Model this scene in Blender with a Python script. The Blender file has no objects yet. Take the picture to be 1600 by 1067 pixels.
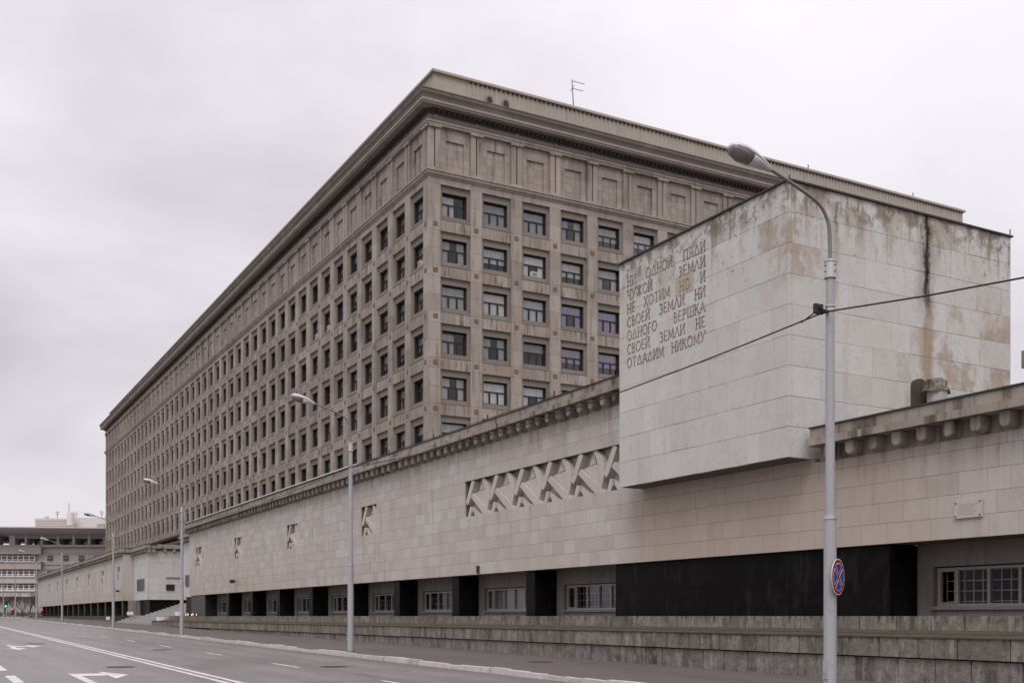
import bpy, math, random
from mathutils import Vector
random.seed(11)
S = bpy.context.scene
C = S.collection
R_ = math.radians

# ------------------------------------------------------------------ camera, sky, sun, exposure
CS, SN = 0.87676, 0.48092                    # looking along (-CS, SN); the street runs along -x
cam_d = bpy.data.cameras.new('camera'); cam = bpy.data.objects.new('camera', cam_d); C.objects.link(cam)
cam.location = (0, 0, 0); cam.rotation_euler = (R_(90), 0, math.atan2(CS, SN))
cam_d.sensor_width = 36; cam_d.lens = 36*1690/1600; cam_d.shift_y = 428.5/1600
cam_d.clip_start = 0.1; cam_d.clip_end = 4000
S.camera = cam
S.view_settings.view_transform = 'Standard'; S.view_settings.look = 'None'
S.view_settings.exposure = 0.12; S.view_settings.gamma = 1.0; S.view_settings.use_curve_mapping = False
SUN_EL, SUN_AZ = 52, -38                     # azimuth measured from +x, towards the street side
sun_d = bpy.data.lights.new('sun', 'SUN'); sun = bpy.data.objects.new('sun', sun_d); C.objects.link(sun)
sun_d.energy = 1.45; sun_d.angle = R_(35); sun_d.color = (1, 0.965, 0.93)
sv = Vector((math.cos(R_(SUN_EL))*math.cos(R_(SUN_AZ)), math.cos(R_(SUN_EL))*math.sin(R_(SUN_AZ)), math.sin(R_(SUN_EL))))
sun.rotation_euler = sv.to_track_quat('Z', 'Y').to_euler(); sun.location = (0, -20, 60)

W_ = bpy.data.worlds.new('World'); S.world = W_; W_.use_nodes = True


class NT:
    """tiny helper round a node tree"""
    def __init__(s, tree): s.t = tree; s.n = tree.nodes; s.l = tree.links
    def new(s, typ, ins=None, **kw):
        n = s.n.new(typ)
        for k, v in kw.items(): setattr(n, k, v)
        for k, v in (ins or {}).items(): s.set(n.inputs[k], v)
        return n
    def set(s, sock, v):
        if isinstance(v, bpy.types.NodeSocket): s.l.new(v, sock)
        else:
            if isinstance(v, tuple) and len(v) == 3 and sock.type == 'RGBA': v = v+(1,)
            sock.default_value = v
    def math(s, op, a, b=0.0, c=0.0, clamp=False):
        n = s.n.new('ShaderNodeMath'); n.operation = op; n.use_clamp = clamp
        s.set(n.inputs[0], a); s.set(n.inputs[1], b); s.set(n.inputs[2], c); return n.outputs[0]
    def vec(s, op, a, b=(0, 0, 0)):
        n = s.n.new('ShaderNodeVectorMath'); n.operation = op
        s.set(n.inputs[0], a); s.set(n.inputs[1], b); return n.outputs[0]
    def mix(s, f, a, b, mode='MIX'):
        n = s.n.new('ShaderNodeMix'); n.data_type = 'RGBA'; n.blend_type = mode
        s.set(n.inputs[0], f); s.set(n.inputs[6], a); s.set(n.inputs[7], b); return n.outputs[2]
    def noise(s, v, scale, detail=4, rough=0.55, dist=0.0):
        n = s.new('ShaderNodeTexNoise', {'Vector': v, 'Scale': scale, 'Detail': detail, 'Roughness': rough, 'Distortion': dist}); return n.outputs[0]
    def step(s, v, lo, hi, a=0.0, b=1.0):
        n = s.n.new('ShaderNodeMapRange'); n.interpolation_type = 'SMOOTHSTEP'
        for i, x in enumerate((v, lo, hi, a, b)): s.set(n.inputs[i], x)
        return n.outputs[0]


w = NT(W_.node_tree); w.n.clear()
wo = w.new('ShaderNodeOutputWorld'); bg = w.new('ShaderNodeBackground'); w.l.new(bg.outputs[0], wo.inputs[0])
sky = w.new('ShaderNodeTexSky'); sky.sky_type = 'NISHITA'; sky.sun_disc = False
sky.sun_elevation = R_(SUN_EL); sky.sun_rotation = R_(90-SUN_AZ); sky.dust_density = 4
dirn = w.new('ShaderNodeTexCoord').outputs['Generated']
sx = w.new('ShaderNodeSeparateXYZ', {0: dirn})
up = w.math('MAXIMUM', sx.outputs[2], 0.0)
den = w.math('ADD', up, 0.22)
cp = w.new('ShaderNodeCombineXYZ', {0: w.math('DIVIDE', sx.outputs[0], den), 1: w.math('DIVIDE', sx.outputs[1], den), 2: 0.7}).outputs[0]
cl = w.noise(cp, 0.62, 5, 0.5, 0.5)
cl2 = w.noise(w.vec('ADD', cp, (7.3, 2.1, 0)), 1.7, 4, 0.5, 0.3)
cf = w.math('ADD', w.math('MULTIPLY', cl, 0.75), w.math('MULTIPLY', cl2, 0.25))
cloud = w.mix(w.step(cf, 0.36, 0.60), (5.2, 4.85, 5.28), (7.7, 7.3, 7.75))
grad = w.math('ADD', 1.0, w.math('MULTIPLY', w.math('POWER', up, 2.2), 1.5))
cloud = w.vec('SCALE', cloud); w.set(cloud.node.inputs[3], grad)
allc = w.mix(0.06, cloud, sky.outputs[0])
grd = w.step(sx.outputs[2], -0.06, -0.01)
w.set(bg.inputs[0], w.mix(grd, (1.7, 1.6, 1.6), allc)); w.set(bg.inputs[1], 0.1)


# ------------------------------------------------------------------ materials
def mat(name):
    m = bpy.data.materials.new(name); m.use_nodes = True
    t = NT(m.node_tree); b = t.n['Principled BSDF']
    return m, t, b


def plain(name, col, rough=0.6, metal=0.0, vary=0.12, nscale=3.0, bump=0.0, bscale=40, emit=None, spec=0.5):
    m, t, b = mat(name)
    pos = t.new('ShaderNodeNewGeometry').outputs['Position']
    oi = t.new('ShaderNodeObjectInfo').outputs['Random']
    f = t.noise(pos, nscale, 5)
    k = t.math('ADD', t.math('MULTIPLY', f, 2*vary), 1-vary)
    k = t.math('ADD', k, t.math('MULTIPLY', t.math('SUBTRACT', oi, 0.5), vary*0.8))
    v = t.vec('SCALE', col); t.set(v.node.inputs[3], k)
    t.set(b.inputs['Base Color'], v); b.inputs['Roughness'].default_value = rough; b.inputs['Metallic'].default_value = metal
    b.inputs['Specular IOR Level'].default_value = spec
    if bump:
        bn = t.new('ShaderNodeBump', {'Height': t.noise(pos, bscale, 6), 'Strength': bump, 'Distance': 0.02})
        t.l.new(bn.outputs[0], b.inputs['Normal'])
    if emit:
        b.inputs['Emission Color'].default_value = emit[0]+(1,); b.inputs['Emission Strength'].default_value = emit[1]
    return m


def stone(name, a, b2, warm=None, wamt=0.0, wscale=0.35, dirt=(0.1, 0.085, 0.07), damt=0.3, dscale=1.0, dlo=0.53, rough=0.85,
          fine=0.14, fscale=14, bump=0.25, extra=None, vein=0.0):
    m, t, b = mat(name)
    g = t.new('ShaderNodeNewGeometry'); pos = g.outputs['Position']
    oi = t.new('ShaderNodeObjectInfo').outputs['Random']
    rnd = t.math('FRACT', t.math('ADD', oi, t.math('MULTIPLY', g.outputs['Random Per Island'], 7.31)))
    rnd2 = t.math('FRACT', t.math('MULTIPLY', rnd, 13.7))
    col = t.mix(rnd, a, b2)
    shift = t.new('ShaderNodeCombineXYZ', {0: t.math('MULTIPLY', rnd2, 3.0), 1: 0.0, 2: t.math('MULTIPLY', rnd, 1.5)}).outputs[0]
    if warm:
        wn = t.noise(t.vec('ADD', pos, t.vec('SCALE', shift)), wscale, 6, 0.6, 0.4)
        t.set(wn.node.inputs['Vector'].links[0].from_node.inputs[1].links[0].from_node.inputs[3], 0.25)
        wf = t.math('ADD', t.step(wn, 0.47, 0.68), t.math('MULTIPLY', t.step(rnd2, 0.72, 0.95), 0.55))
        col = t.mix(t.math('MULTIPLY', wf, wamt, clamp=True), col, warm)
    sp = t.vec('MULTIPLY', pos, (2.4*dscale, 2.4*dscale, 0.22*dscale))
    sn = t.noise(sp, 1.0, 6, 0.62, 0.2)
    bn_ = t.noise(pos, 0.5*dscale, 5, 0.6)
    sf = t.math('MULTIPLY', t.step(sn, dlo, dlo+0.22), t.step(bn_, 0.38, 0.62, 0.25, 1.0))
    col = t.mix(t.math('MULTIPLY', sf, damt, clamp=True), col, dirt)
    if vein:
        vn = t.math('ABSOLUTE', t.math('SUBTRACT', t.noise(pos, 0.8, 7, 0.65, 0.6), 0.5))
        col = t.mix(t.math('MULTIPLY', t.step(vn, 0.012, 0.0), vein), col, dirt)
    if extra: t.rnd = rnd2; col = extra(t, pos, col)
    fn = t.noise(pos, fscale, 7, 0.65)
    mn = t.noise(pos, fscale*0.14, 5, 0.6)
    k = t.math('ADD', t.math('MULTIPLY', t.math('ADD', fn, mn), fine), 1-fine)
    v = t.vec('SCALE', col); t.set(v.node.inputs[3], k)
    t.set(b.inputs['Base Color'], v); b.inputs['Roughness'].default_value = rough
    b.inputs['Specular IOR Level'].default_value = 0.25
    bn = t.new('ShaderNodeBump', {'Height': fn, 'Strength': bump, 'Distance': 0.015})
    t.l.new(bn.outputs[0], b.inputs['Normal'])
    return m


def sep(t, pos):
    n = t.new('ShaderNodeSeparateXYZ', {0: pos}); return n.outputs


def box_stains(t, pos, col):
    X, Y, Z = sep(t, pos)
    fine = t.math('SUBTRACT', t.noise(pos, 5.5, 6, 0.7), 0.5)
    wob = t.math('ADD', t.math('MULTIPLY', t.math('SUBTRACT', t.noise(pos, 1.3, 5), 0.5), 0.45), t.math('MULTIPLY', fine, 0.5))
    side = t.step(X, -22.58, -22.53)                                   # side wall only
    # ragged ochre and brown patches where the surface has come off: along the top, and over the back half of the side
    pn = t.noise(t.vec('MULTIPLY', pos, (1.25, 1.25, 0.8)), 1.0, 9, 0.74, 0.15)
    pn = t.math('ADD', pn, t.math('MULTIPLY', t.math('SUBTRACT', t.rnd, 0.55), 0.17))
    back = t.math('MULTIPLY', t.math('MULTIPLY', t.step(Y, 24.3, 27.0), t.step(Z, 10.4, 8.8)), t.step(Z, 5.0, 7.0))
    top = t.math('MAXIMUM', t.step(Z, 10.0, 11.9, 0.0, 0.9), t.math('MULTIPLY', t.step(Z, 8.4, 10.2), t.math('MULTIPLY', t.step(X, -24.6, -23.2), t.step(Y, 22.6, 21.6))))
    f = t.math('MULTIPLY', t.step(pn, 0.485, 0.60), t.math('MAXIMUM', back, top))
    warm = t.mix(t.step(t.noise(pos, 2.6, 6, 0.7), 0.42, 0.6), (0.36, 0.275, 0.195), (0.29, 0.225, 0.165))
    col = t.mix(t.math('MULTIPLY', f, 0.72, clamp=True), col, warm)
    # grey-brown drips from the roof edge
    gn = t.noise(t.vec('MULTIPLY', pos, (4.2, 4.2, 0.32)), 1.0, 8, 0.7, 0.15)
    g2 = t.noise(pos, 1.1, 7, 0.7)
    g = t.math('MULTIPLY', t.math('MULTIPLY', t.step(gn, 0.48, 0.6), t.step(g2, 0.4, 0.56)), t.step(Z, 9.8, 11.9, 0.0, 1.0))
    col = t.mix(t.math('MULTIPLY', g, 0.8, clamp=True), col, (0.16, 0.138, 0.112))
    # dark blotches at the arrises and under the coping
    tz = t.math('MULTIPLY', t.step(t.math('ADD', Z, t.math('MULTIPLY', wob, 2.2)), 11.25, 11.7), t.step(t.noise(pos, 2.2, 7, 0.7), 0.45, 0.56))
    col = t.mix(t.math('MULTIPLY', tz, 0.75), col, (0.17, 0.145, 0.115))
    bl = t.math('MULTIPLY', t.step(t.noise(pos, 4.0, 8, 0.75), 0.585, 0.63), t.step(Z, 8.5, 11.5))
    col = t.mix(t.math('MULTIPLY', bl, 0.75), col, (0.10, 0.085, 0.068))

    def streak(yc, half, z0, z1, amt):
        d = t.math('ABSOLUTE', t.math('SUBTRACT', t.math('ADD', Y, t.math('MULTIPLY', wob, 0.8)), yc))
        sf = t.math('MULTIPLY', t.step(d, half, half*0.15), t.math('MULTIPLY', t.step(t.math('ADD', Z, wob), z0-0.5, z0+0.5), t.step(Z, z1+0.1, z1-0.1)))
        sf = t.math('MULTIPLY', sf, t.step(gn, 0.3, 0.5, 0.45, 1.0))
        return t.math('MULTIPLY', t.math('MULTIPLY', sf, side), amt)
    col = t.mix(streak(26.6, 0.30, 6.7, 9.6, 0.75), col, (0.31, 0.215, 0.13))
    col = t.mix(streak(26.5, 0.55, 9.0, 12.1, 0.5), col, (0.2, 0.165, 0.12))
    col = t.mix(streak(26.55, 0.21, 9.3, 12.1, 1.0), col, (0.02, 0.018, 0.012))
    col = t.mix(streak(22.85, 0.10, 11.0, 11.75, 0.9), col, (0.055, 0.055, 0.018))
    col = t.mix(streak(22.75, 0.3, 8.8, 11.7, 0.45), col, (0.2, 0.165, 0.12))
    return col


def unwashed(t, pos, col):
    """stone under the jutting block and at the far end, never rinsed by rain: warmer"""
    X, Y, Z = sep(t, pos)
    n = t.math('MULTIPLY', t.math('SUBTRACT', t.noise(pos, 0.9, 6, 0.6), 0.5), 3.0)
    xx = t.math('ADD', X, n)
    f = t.math('MULTIPLY', t.step(xx, -32.2, -30.6), t.step(xx, -14.5, -21.5))
    f = t.math('MULTIPLY', f, t.step(Z, 4.5, 4.3))
    low = t.math('MULTIPLY', t.step(t.math('ADD', Z, n), 4.2, 2.0), t.step(X, -60, -85, 0.25, 0.8))
    f = t.math('MAXIMUM', t.math('MULTIPLY', f, 0.65), t.math('MULTIPLY', low, 0.5))
    col = t.mix(f, col, (0.405, 0.325, 0.255))
    # soot runs under the eaves
    dr = t.noise(t.vec('MULTIPLY', pos, (4, 4, 0.35)), 1.0, 6, 0.65)
    e = t.math('MULTIPLY', t.step(dr, 0.52, 0.64), t.math('MAXIMUM', t.step(Z, 6.4, 7.5), t.math('MULTIPLY', t.step(Z, 3.3, 4.3), t.step(X, -22.4, -22.3))))
    return t.mix(t.math('MULTIPLY', e, 0.45), col, (0.16, 0.13, 0.105))


def sooty(t, pos, col):
    n = t.noise(pos, 0.055, 4, 0.6); n2 = t.noise(t.vec('MULTIPLY', pos, (1.2, 1.2, 0.10)), 1.0, 6, 0.65)
    col = t.mix(t.math('MULTIPLY', t.step(n, 0.45, 0.62), 0.22), col, (0.16, 0.13, 0.11))
    return t.mix(t.math('MULTIPLY', t.step(n2, 0.53, 0.66), 0.4), col, (0.14, 0.115, 0.095))


def moss(t, pos, col):
    X, Y, Z = sep(t, pos)
    n = t.noise(pos, 1.3, 6, 0.65)
    dr = t.noise(t.vec('MULTIPLY', pos, (9, 9, 0.9)), 1.0, 5, 0.6)
    drip = t.math('MULTIPLY', t.step(dr, 0.5, 0.62), t.step(Z, -0.28, -0.02, 0.0, 0.85))
    col = t.mix(drip, col, (0.045, 0.038, 0.028))
    drip2 = t.math('MULTIPLY', t.step(dr, 0.52, 0.63), t.math('MULTIPLY', t.step(Z, -0.72, -0.5), t.step(Z, -0.46, -0.48)))
    col = t.mix(t.math('MULTIPLY', drip2, 0.8), col, (0.045, 0.038, 0.026))
    col = t.mix(t.math('MULTIPLY', t.step(n, 0.5, 0.7), 0.4), col, (0.105, 0.088, 0.06))
    return mottle(t, pos, col)


def mottle(t, pos, col):
    a = t.noise(pos, 3.2, 8, 0.72, 0.3); b2 = t.noise(t.vec('ADD', pos, (4, 9, 2)), 9.0, 6, 0.75)
    col = t.mix(t.math('MULTIPLY', t.step(a, 0.52, 0.66), 0.55), col, (0.33, 0.295, 0.25))
    col = t.mix(t.math('MULTIPLY', t.step(a, 0.47, 0.34), 0.6), col, (0.06, 0.053, 0.047))
    v = t.noise(t.vec('MULTIPLY', pos, (3.4, 3.4, 0.7)), 1.0, 7, 0.7, 0.3)
    col = t.mix(t.math('MULTIPLY', t.step(v, 0.54, 0.62), 0.5), col, (0.34, 0.315, 0.29))
    return t.mix(t.math('MULTIPLY', t.step(b2, 0.5, 0.62), 0.45), col, (0.065, 0.056, 0.048))


M = {}
M['lime'] = stone('limestone_cladding', (0.50, 0.474, 0.45), (0.42, 0.388, 0.36), (0.42, 0.35, 0.285), 0.35, 0.22, (0.2, 0.165, 0.135), 0.5, 1.2, dlo=0.5, extra=unwashed, vein=0.2)
M['lime_pale'] = stone('pale_limestone', (0.535, 0.53, 0.515), (0.48, 0.472, 0.455), (0.46, 0.415, 0.36), 0.3, 0.3, (0.26, 0.235, 0.205), 0.3, 0.9, extra=box_stains, vein=0.3)
M['lime_trim'] = stone('weathered_cornice_stone', (0.335, 0.295, 0.26), (0.26, 0.226, 0.197), (0.27, 0.21, 0.155), 0.45, 0.8, (0.06, 0.05, 0.041), 0.9, 1.4, dlo=0.43)
M['carve'] = stone('carved_limestone', (0.50, 0.465, 0.42), (0.48, 0.44, 0.395), (0.42, 0.36, 0.3), 0.35, 0.6, (0.2, 0.16, 0.12), 0.3)
M['office'] = stone('tan_facade_stone', (0.372, 0.327, 0.29), (0.29, 0.25, 0.22), (0.275, 0.222, 0.18), 0.4, 0.25, (0.10, 0.08, 0.065), 0.75, 0.9, dlo=0.47, extra=sooty)
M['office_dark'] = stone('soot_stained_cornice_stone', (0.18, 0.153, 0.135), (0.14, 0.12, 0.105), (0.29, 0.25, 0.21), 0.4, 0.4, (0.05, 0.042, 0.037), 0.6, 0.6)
M['soot'] = plain('soot_blackened_stone', (0.062, 0.052, 0.046), 0.9, 0, 0.4, 2.0)  # shadow under the cornice put into the stone colour of the dentils
M['office_lip'] = stone('pale_cornice_lip_stone', (0.3, 0.26, 0.23), (0.24, 0.21, 0.185), (0.2, 0.165, 0.13), 0.5, 0.6, (0.1, 0.08, 0.065), 0.5, 1.0)
M['spandrel'] = stone('streaked_spandrel_stone', (0.355, 0.312, 0.273), (0.27, 0.23, 0.198), (0.28, 0.212, 0.155), 0.5, 0.4, (0.095, 0.074, 0.057), 0.95, 1.6, dlo=0.44, extra=sooty)
M['surround'] = stone('window_surround_stone', (0.225, 0.193, 0.168), (0.185, 0.157, 0.136), None, 0, 1, (0.09, 0.07, 0.055), 0.4)  # wall stone darkened: shade of the window recess put into the colour
M['mortar'] = plain('dark_joint_mortar', (0.15, 0.125, 0.1), 0.95)
M['mortar_dk'] = plain('black_joint_mortar', (0.045, 0.038, 0.03), 0.95)
M['plinth'] = stone('mossy_plinth_stone', (0.24, 0.212, 0.18), (0.16, 0.142, 0.12), (0.145, 0.122, 0.09), 0.6, 0.7, (0.042, 0.037, 0.03), 0.85, 1.6, dlo=0.44, fine=0.3, fscale=22, bump=0.6, extra=moss)
M['plinth2'] = stone('grey_plinth_stone', (0.235, 0.215, 0.202), (0.165, 0.15, 0.142), (0.135, 0.118, 0.1), 0.5, 1.3, (0.05, 0.046, 0.046), 1.0, 1.2, dlo=0.42, fine=0.3, fscale=22, bump=0.6, extra=mottle)
M['ledge'] = stone('mossy_ledge_stone', (0.088, 0.073, 0.052), (0.078, 0.065, 0.047), (0.055, 0.046, 0.03), 0.6, 1.5, (0.045, 0.037, 0.026), 0.8, 2.0, dlo=0.45, fine=0.3)
M['plaster'] = stone('grey_cement_plaster', (0.205, 0.186, 0.177), (0.185, 0.168, 0.16), None, 0, 1, (0.06, 0.052, 0.048), 0.6, 1.5, dlo=0.46, fine=0.35, fscale=9)
def granite_mat(name, c, c2, c3):
    m, t, b = mat(name)
    pos = t.new('ShaderNodeNewGeometry').outputs['Position']; oi = t.new('ShaderNodeObjectInfo').outputs['Random']
    a = t.noise(pos, 2.0, 8, 0.75, 0.4); dr = t.noise(t.vec('MULTIPLY', pos, (3, 3, 0.5)), 1.0, 7, 0.7)
    col = t.mix(t.math('MULTIPLY', t.step(a, 0.42, 0.68), t.math('ADD', 0.4, t.math('MULTIPLY', oi, 0.6))), c, c2)
    col = t.mix(t.math('MULTIPLY', t.step(dr, 0.55, 0.68), 0.6), col, c3)
    sp = t.noise(pos, 90, 2); v = t.vec('SCALE', col); t.set(v.node.inputs[3], t.math('ADD', 0.6, t.math('MULTIPLY', sp, 0.8)))
    t.set(b.inputs['Base Color'], v); t.set(b.inputs['Roughness'], t.math('ADD', 0.28, t.math('MULTIPLY', a, 0.3))); b.inputs['Specular IOR Level'].default_value = 0.05
    return m
M['granite'] = granite_mat('black_polished_granite', (0.005, 0.0045, 0.0045), (0.013, 0.0115, 0.011), (0.026, 0.023, 0.021))
M['granite2'] = plain('dark_grey_granite', (0.03, 0.027, 0.026), 0.35, 0, 0.4, 1.5, spec=0.12)
M['tile'] = plain('terracotta_tile', (0.165, 0.096, 0.078), 0.8, 0, 0.3, 6)
M['frame'] = plain('dark_brown_painted_wood', (0.02, 0.0145, 0.0125), 0.6, 0, 0.3)
M['white_frame'] = plain('weathered_white_painted_frame', (0.29, 0.265, 0.245), 0.6, 0, 0.3, 9)
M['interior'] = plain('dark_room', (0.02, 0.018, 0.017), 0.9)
M['grille'] = plain('grey_painted_grille', (0.55, 0.53, 0.5), 0.6)
M['metal'] = plain('galvanised_steel', (0.46, 0.455, 0.465), 0.45, 0.35, 0.12, 5, 0.05)
m_, t_, b_ = mat('grey_painted_pole')
p_ = t_.new('ShaderNodeNewGeometry').outputs['Position']
c_ = t_.mix(t_.math('MULTIPLY', t_.step(t_.noise(t_.vec('MULTIPLY', p_, (7, 7, 2.2)), 1.0, 7, 0.7), 0.58, 0.70), 0.6), (0.335, 0.335, 0.35), (0.15, 0.145, 0.155))
c_ = t_.mix(t_.math('MULTIPLY', t_.step(t_.noise(p_, 9, 6, 0.75), 0.6, 0.66), 0.5), c_, (0.22, 0.19, 0.17))
t_.set(b_.inputs['Base Color'], c_); b_.inputs['Roughness'].default_value = 0.6; b_.inputs['Specular IOR Level'].default_value = 0.3
M['pole'] = m_
M['arm'] = plain('dull_grey_arm_tube', (0.19, 0.18, 0.178), 0.5, 0.2, 0.15)
M['dark_metal'] = plain('dark_weathered_metal', (0.045, 0.04, 0.037), 0.55, 0.4, 0.3)
M['flash'] = plain('pale_zinc_flashing', (0.62, 0.6, 0.58), 0.45, 0.2, 0.2)
M['rubber'] = plain('black_cable_sheath', (0.012, 0.011, 0.011), 0.6)
M['corr'] = stone('beige_corrugated_sheet', (0.385, 0.345, 0.30), (0.36, 0.322, 0.28), (0.31, 0.265, 0.215), 0.4, 0.6, (0.17, 0.145, 0.12), 0.6, 1.2)
M['letter'] = plain('brown_letter_bronze', (0.19, 0.155, 0.13), 0.85, 0, 0.6, 5)
M['letter_pale'] = plain('faded_letter', (0.33, 0.28, 0.22), 0.8, 0, 0.3, 7)
M['patch'] = stone('beige_repair_stone', (0.43, 0.38, 0.315), (0.43, 0.38, 0.315), (0.37, 0.3, 0.225), 0.5, 1.5, (0.12, 0.09, 0.06), 0.4)
M['kerb'] = stone('whitewashed_kerb_stone', (0.56, 0.53, 0.515), (0.46, 0.435, 0.42), (0.33, 0.3, 0.28), 0.4, 1.4, (0.14, 0.125, 0.115), 0.6, 2.0, dlo=0.53, fine=0.3)
m_, t_, b_ = mat('worn_white_road_paint')
p_ = t_.new('ShaderNodeNewGeometry').outputs['Position']
wn_ = t_.math('ADD', t_.math('MULTIPLY', t_.noise(p_, 2.2, 8, 0.75), 0.6), t_.math('MULTIPLY', t_.noise(p_, 26, 5, 0.75), 0.4))
t_.set(b_.inputs['Base Color'], t_.mix(t_.step(wn_, 0.50, 0.60), (0.60, 0.56, 0.55), (0.24, 0.225, 0.22))); b_.inputs['Roughness'].default_value = 0.7
M['paint'] = m_
M['white_block'] = plain('white_painted_concrete', (0.72, 0.7, 0.69), 0.7)
M['step'] = stone('pale_granite_step', (0.33, 0.315, 0.31), (0.29, 0.28, 0.275), None, 0, 1, (0.15, 0.14, 0.13), 0.4)
M['sign_red'] = plain('sign_red', (0.24, 0.008, 0.018), 0.6, spec=.15); M['sign_blue'] = plain('sign_blue', (0.010, 0.065, 0.27), 0.6, spec=.15)
M['sign_white'] = plain('sign_white', (0.72, 0.66, 0.66), 0.4); M['sign_back'] = plain('sign_back_grey', (0.3, 0.3, 0.31), 0.5, 0.3)
M['shell'] = plain('lamp_shell_grey', (0.48, 0.47, 0.48), 0.4, 0.15)
M['lampglass'] = plain('dusty_lamp_bowl', (0.16, 0.15, 0.145), 0.2, 0, 0.3, 12)
M['ac'] = plain('off_white_plastic', (0.6, 0.58, 0.55), 0.5)
M['far_tan'] = stone('far_tan_cladding', (0.53, 0.47, 0.44), (0.50, 0.435, 0.405), None, 0, 1, (0.25, 0.18, 0.15), 0.3)
M['far_pale'] = plain('far_pale_panel', (0.62, 0.59, 0.56), 0.7); M['far_grey'] = plain('far_grey_panel', (0.54, 0.51, 0.505), 0.7)
M['far_glass'] = plain('far_dark_glass', (0.085, 0.075, 0.077), 0.15); M['far_white'] = plain('far_white_mullion', (0.72, 0.68, 0.68), 0.6)
M['far_soffit'] = plain('far_soffit', (0.34, 0.31, 0.31), 0.8)
M['bark'] = plain('bare_tree_bark', (0.085, 0.062, 0.05), 0.9); M['twig'] = plain('bare_twigs', (0.10, 0.072, 0.06), 0.9)
M['green_light'] = plain('green_signal_lens', (0.02, 0.4, 0.2), 0.4, emit=((0.03, 0.9, 0.42), 2.2))
M['red_light'] = plain('red_signal_lens', (0.5, 0.03, 0.03), 0.4, emit=((1.0, 0.06, 0.07), 2.2))
M['warm_light'] = plain('warm_lamp', (0.8, 0.6, 0.3), 0.4, emit=((1.0, 0.75, 0.4), 1.2))  # glow in place of headlight reflections in the granite
M['plaque'] = stone('pale_plaque_stone', (0.47, 0.44, 0.385), (0.47, 0.44, 0.385), None, 0, 1, (0.3, 0.26, 0.2), 0.4)
M['plaque_dk'] = plain('dark_bronze_plaque', (0.03, 0.024, 0.021), 0.4, 0.3)
M['plaque_txt'] = plain('worn_engraving', (0.36, 0.33, 0.28), 0.8)
M['roof'] = plain('grey_roofing_felt', (0.16, 0.15, 0.145), 0.9)


def asphalt(name, c, patch, spec_rough, lanes=False):
    m, t, b = mat(name)
    pos = t.new('ShaderNodeNewGeometry').outputs['Position']
    X, Y, Z = sep(t, pos)
    big = t.noise(t.vec('MULTIPLY', pos, (0.10, 0.45, 1)), 1.0, 6, 0.62, 0.3)
    med = t.noise(pos, 1.1, 8, 0.7, 0.4); fine = t.noise(pos, 70, 4, 0.75)
    k = t.math('ADD', t.math('MULTIPLY', big, patch), t.math('ADD', t.math('MULTIPLY', med, 0.4), t.math('MULTIPLY', fine, 0.75)))
    k = t.math('ADD', k, 0.42-patch*0.5)
    col = t.vec('SCALE', c); t.set(col.node.inputs[3], k)
    crk = t.math('ABSOLUTE', t.math('SUBTRACT', t.noise(pos, 0.33, 9, 0.62, 1.0), 0.5))
    crk2 = t.math('ABSOLUTE', t.math('SUBTRACT', t.noise(t.vec('ADD', pos, (31, 7, 0)), 0.8, 8, 0.6, 0.8), 0.5))
    cm = t.math('MAXIMUM', t.step(crk, 0.005, 0.0005), t.math('MULTIPLY', t.step(crk2, 0.006, 0.001), t.step(big, 0.5, 0.62)))
    col = t.mix(t.math('MULTIPLY', cm, 0.6), col, (0.035, 0.032, 0.03))
    # oil and water stains, repaired strips
    st = t.noise(t.vec('MULTIPLY', pos, (0.35, 1.1, 1)), 1.0, 7, 0.65, 0.2)
    col = t.mix(t.math('MULTIPLY', t.step(st, 0.57, 0.66), 0.38), col, (0.06, 0.055, 0.053))
    br = t.new('ShaderNodeTexVoronoi', {'Vector': t.vec('MULTIPLY', pos, (0.055, 0.22, 0)), 'Scale': 1.0}, distance='CHEBYCHEV')
    rc = t.new('ShaderNodeSeparateColor', {0: br.outputs['Color']}).outputs[0]
    col = t.mix(t.math('MULTIPLY', t.step(rc, 0.74, 0.76), 0.30), col, (0.085, 0.078, 0.075))
    if lanes:
        for yc in (8.0, 9.4, 11.4, 12.9, 4.0, 5.6):
            d = t.math('ABSOLUTE', t.math('SUBTRACT', t.math('ADD', Y, t.math('MULTIPLY', t.math('SUBTRACT', big, 0.5), 0.6)), yc))
            col = t.mix(t.math('MULTIPLY', t.step(d, 0.5, 0.1), 0.16), col, (0.27, 0.258, 0.256))
        gut = t.math('MULTIPLY', t.step(t.math('ADD', Y, t.math('MULTIPLY', med, 0.6)), 13.6, 14.45), 0.6)
        col = t.mix(gut, col, (0.075, 0.066, 0.06))
    t.set(b.inputs['Base Color'], col)
    t.set(b.inputs['Roughness'], t.step(big, 0.3, 0.7, spec_rough-0.08, spec_rough+0.12))
    b.inputs['Specular IOR Level'].default_value = 0.55 if lanes else 0.4
    bn = t.new('ShaderNodeBump', {'Height': fine, 'Strength': 0.35, 'Distance': 0.01}); t.l.new(bn.outputs[0], b.inputs['Normal'])
    return m


M['road'] = asphalt('road_asphalt', (0.155, 0.142, 0.139), 0.75, 0.40, True)
M['pave'] = asphalt('pavement_asphalt', (0.102, 0.086, 0.079), 0.8, 0.75)
M['ground'] = asphalt('distant_ground', (0.14, 0.13, 0.125), 0.5, 0.8)


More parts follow.
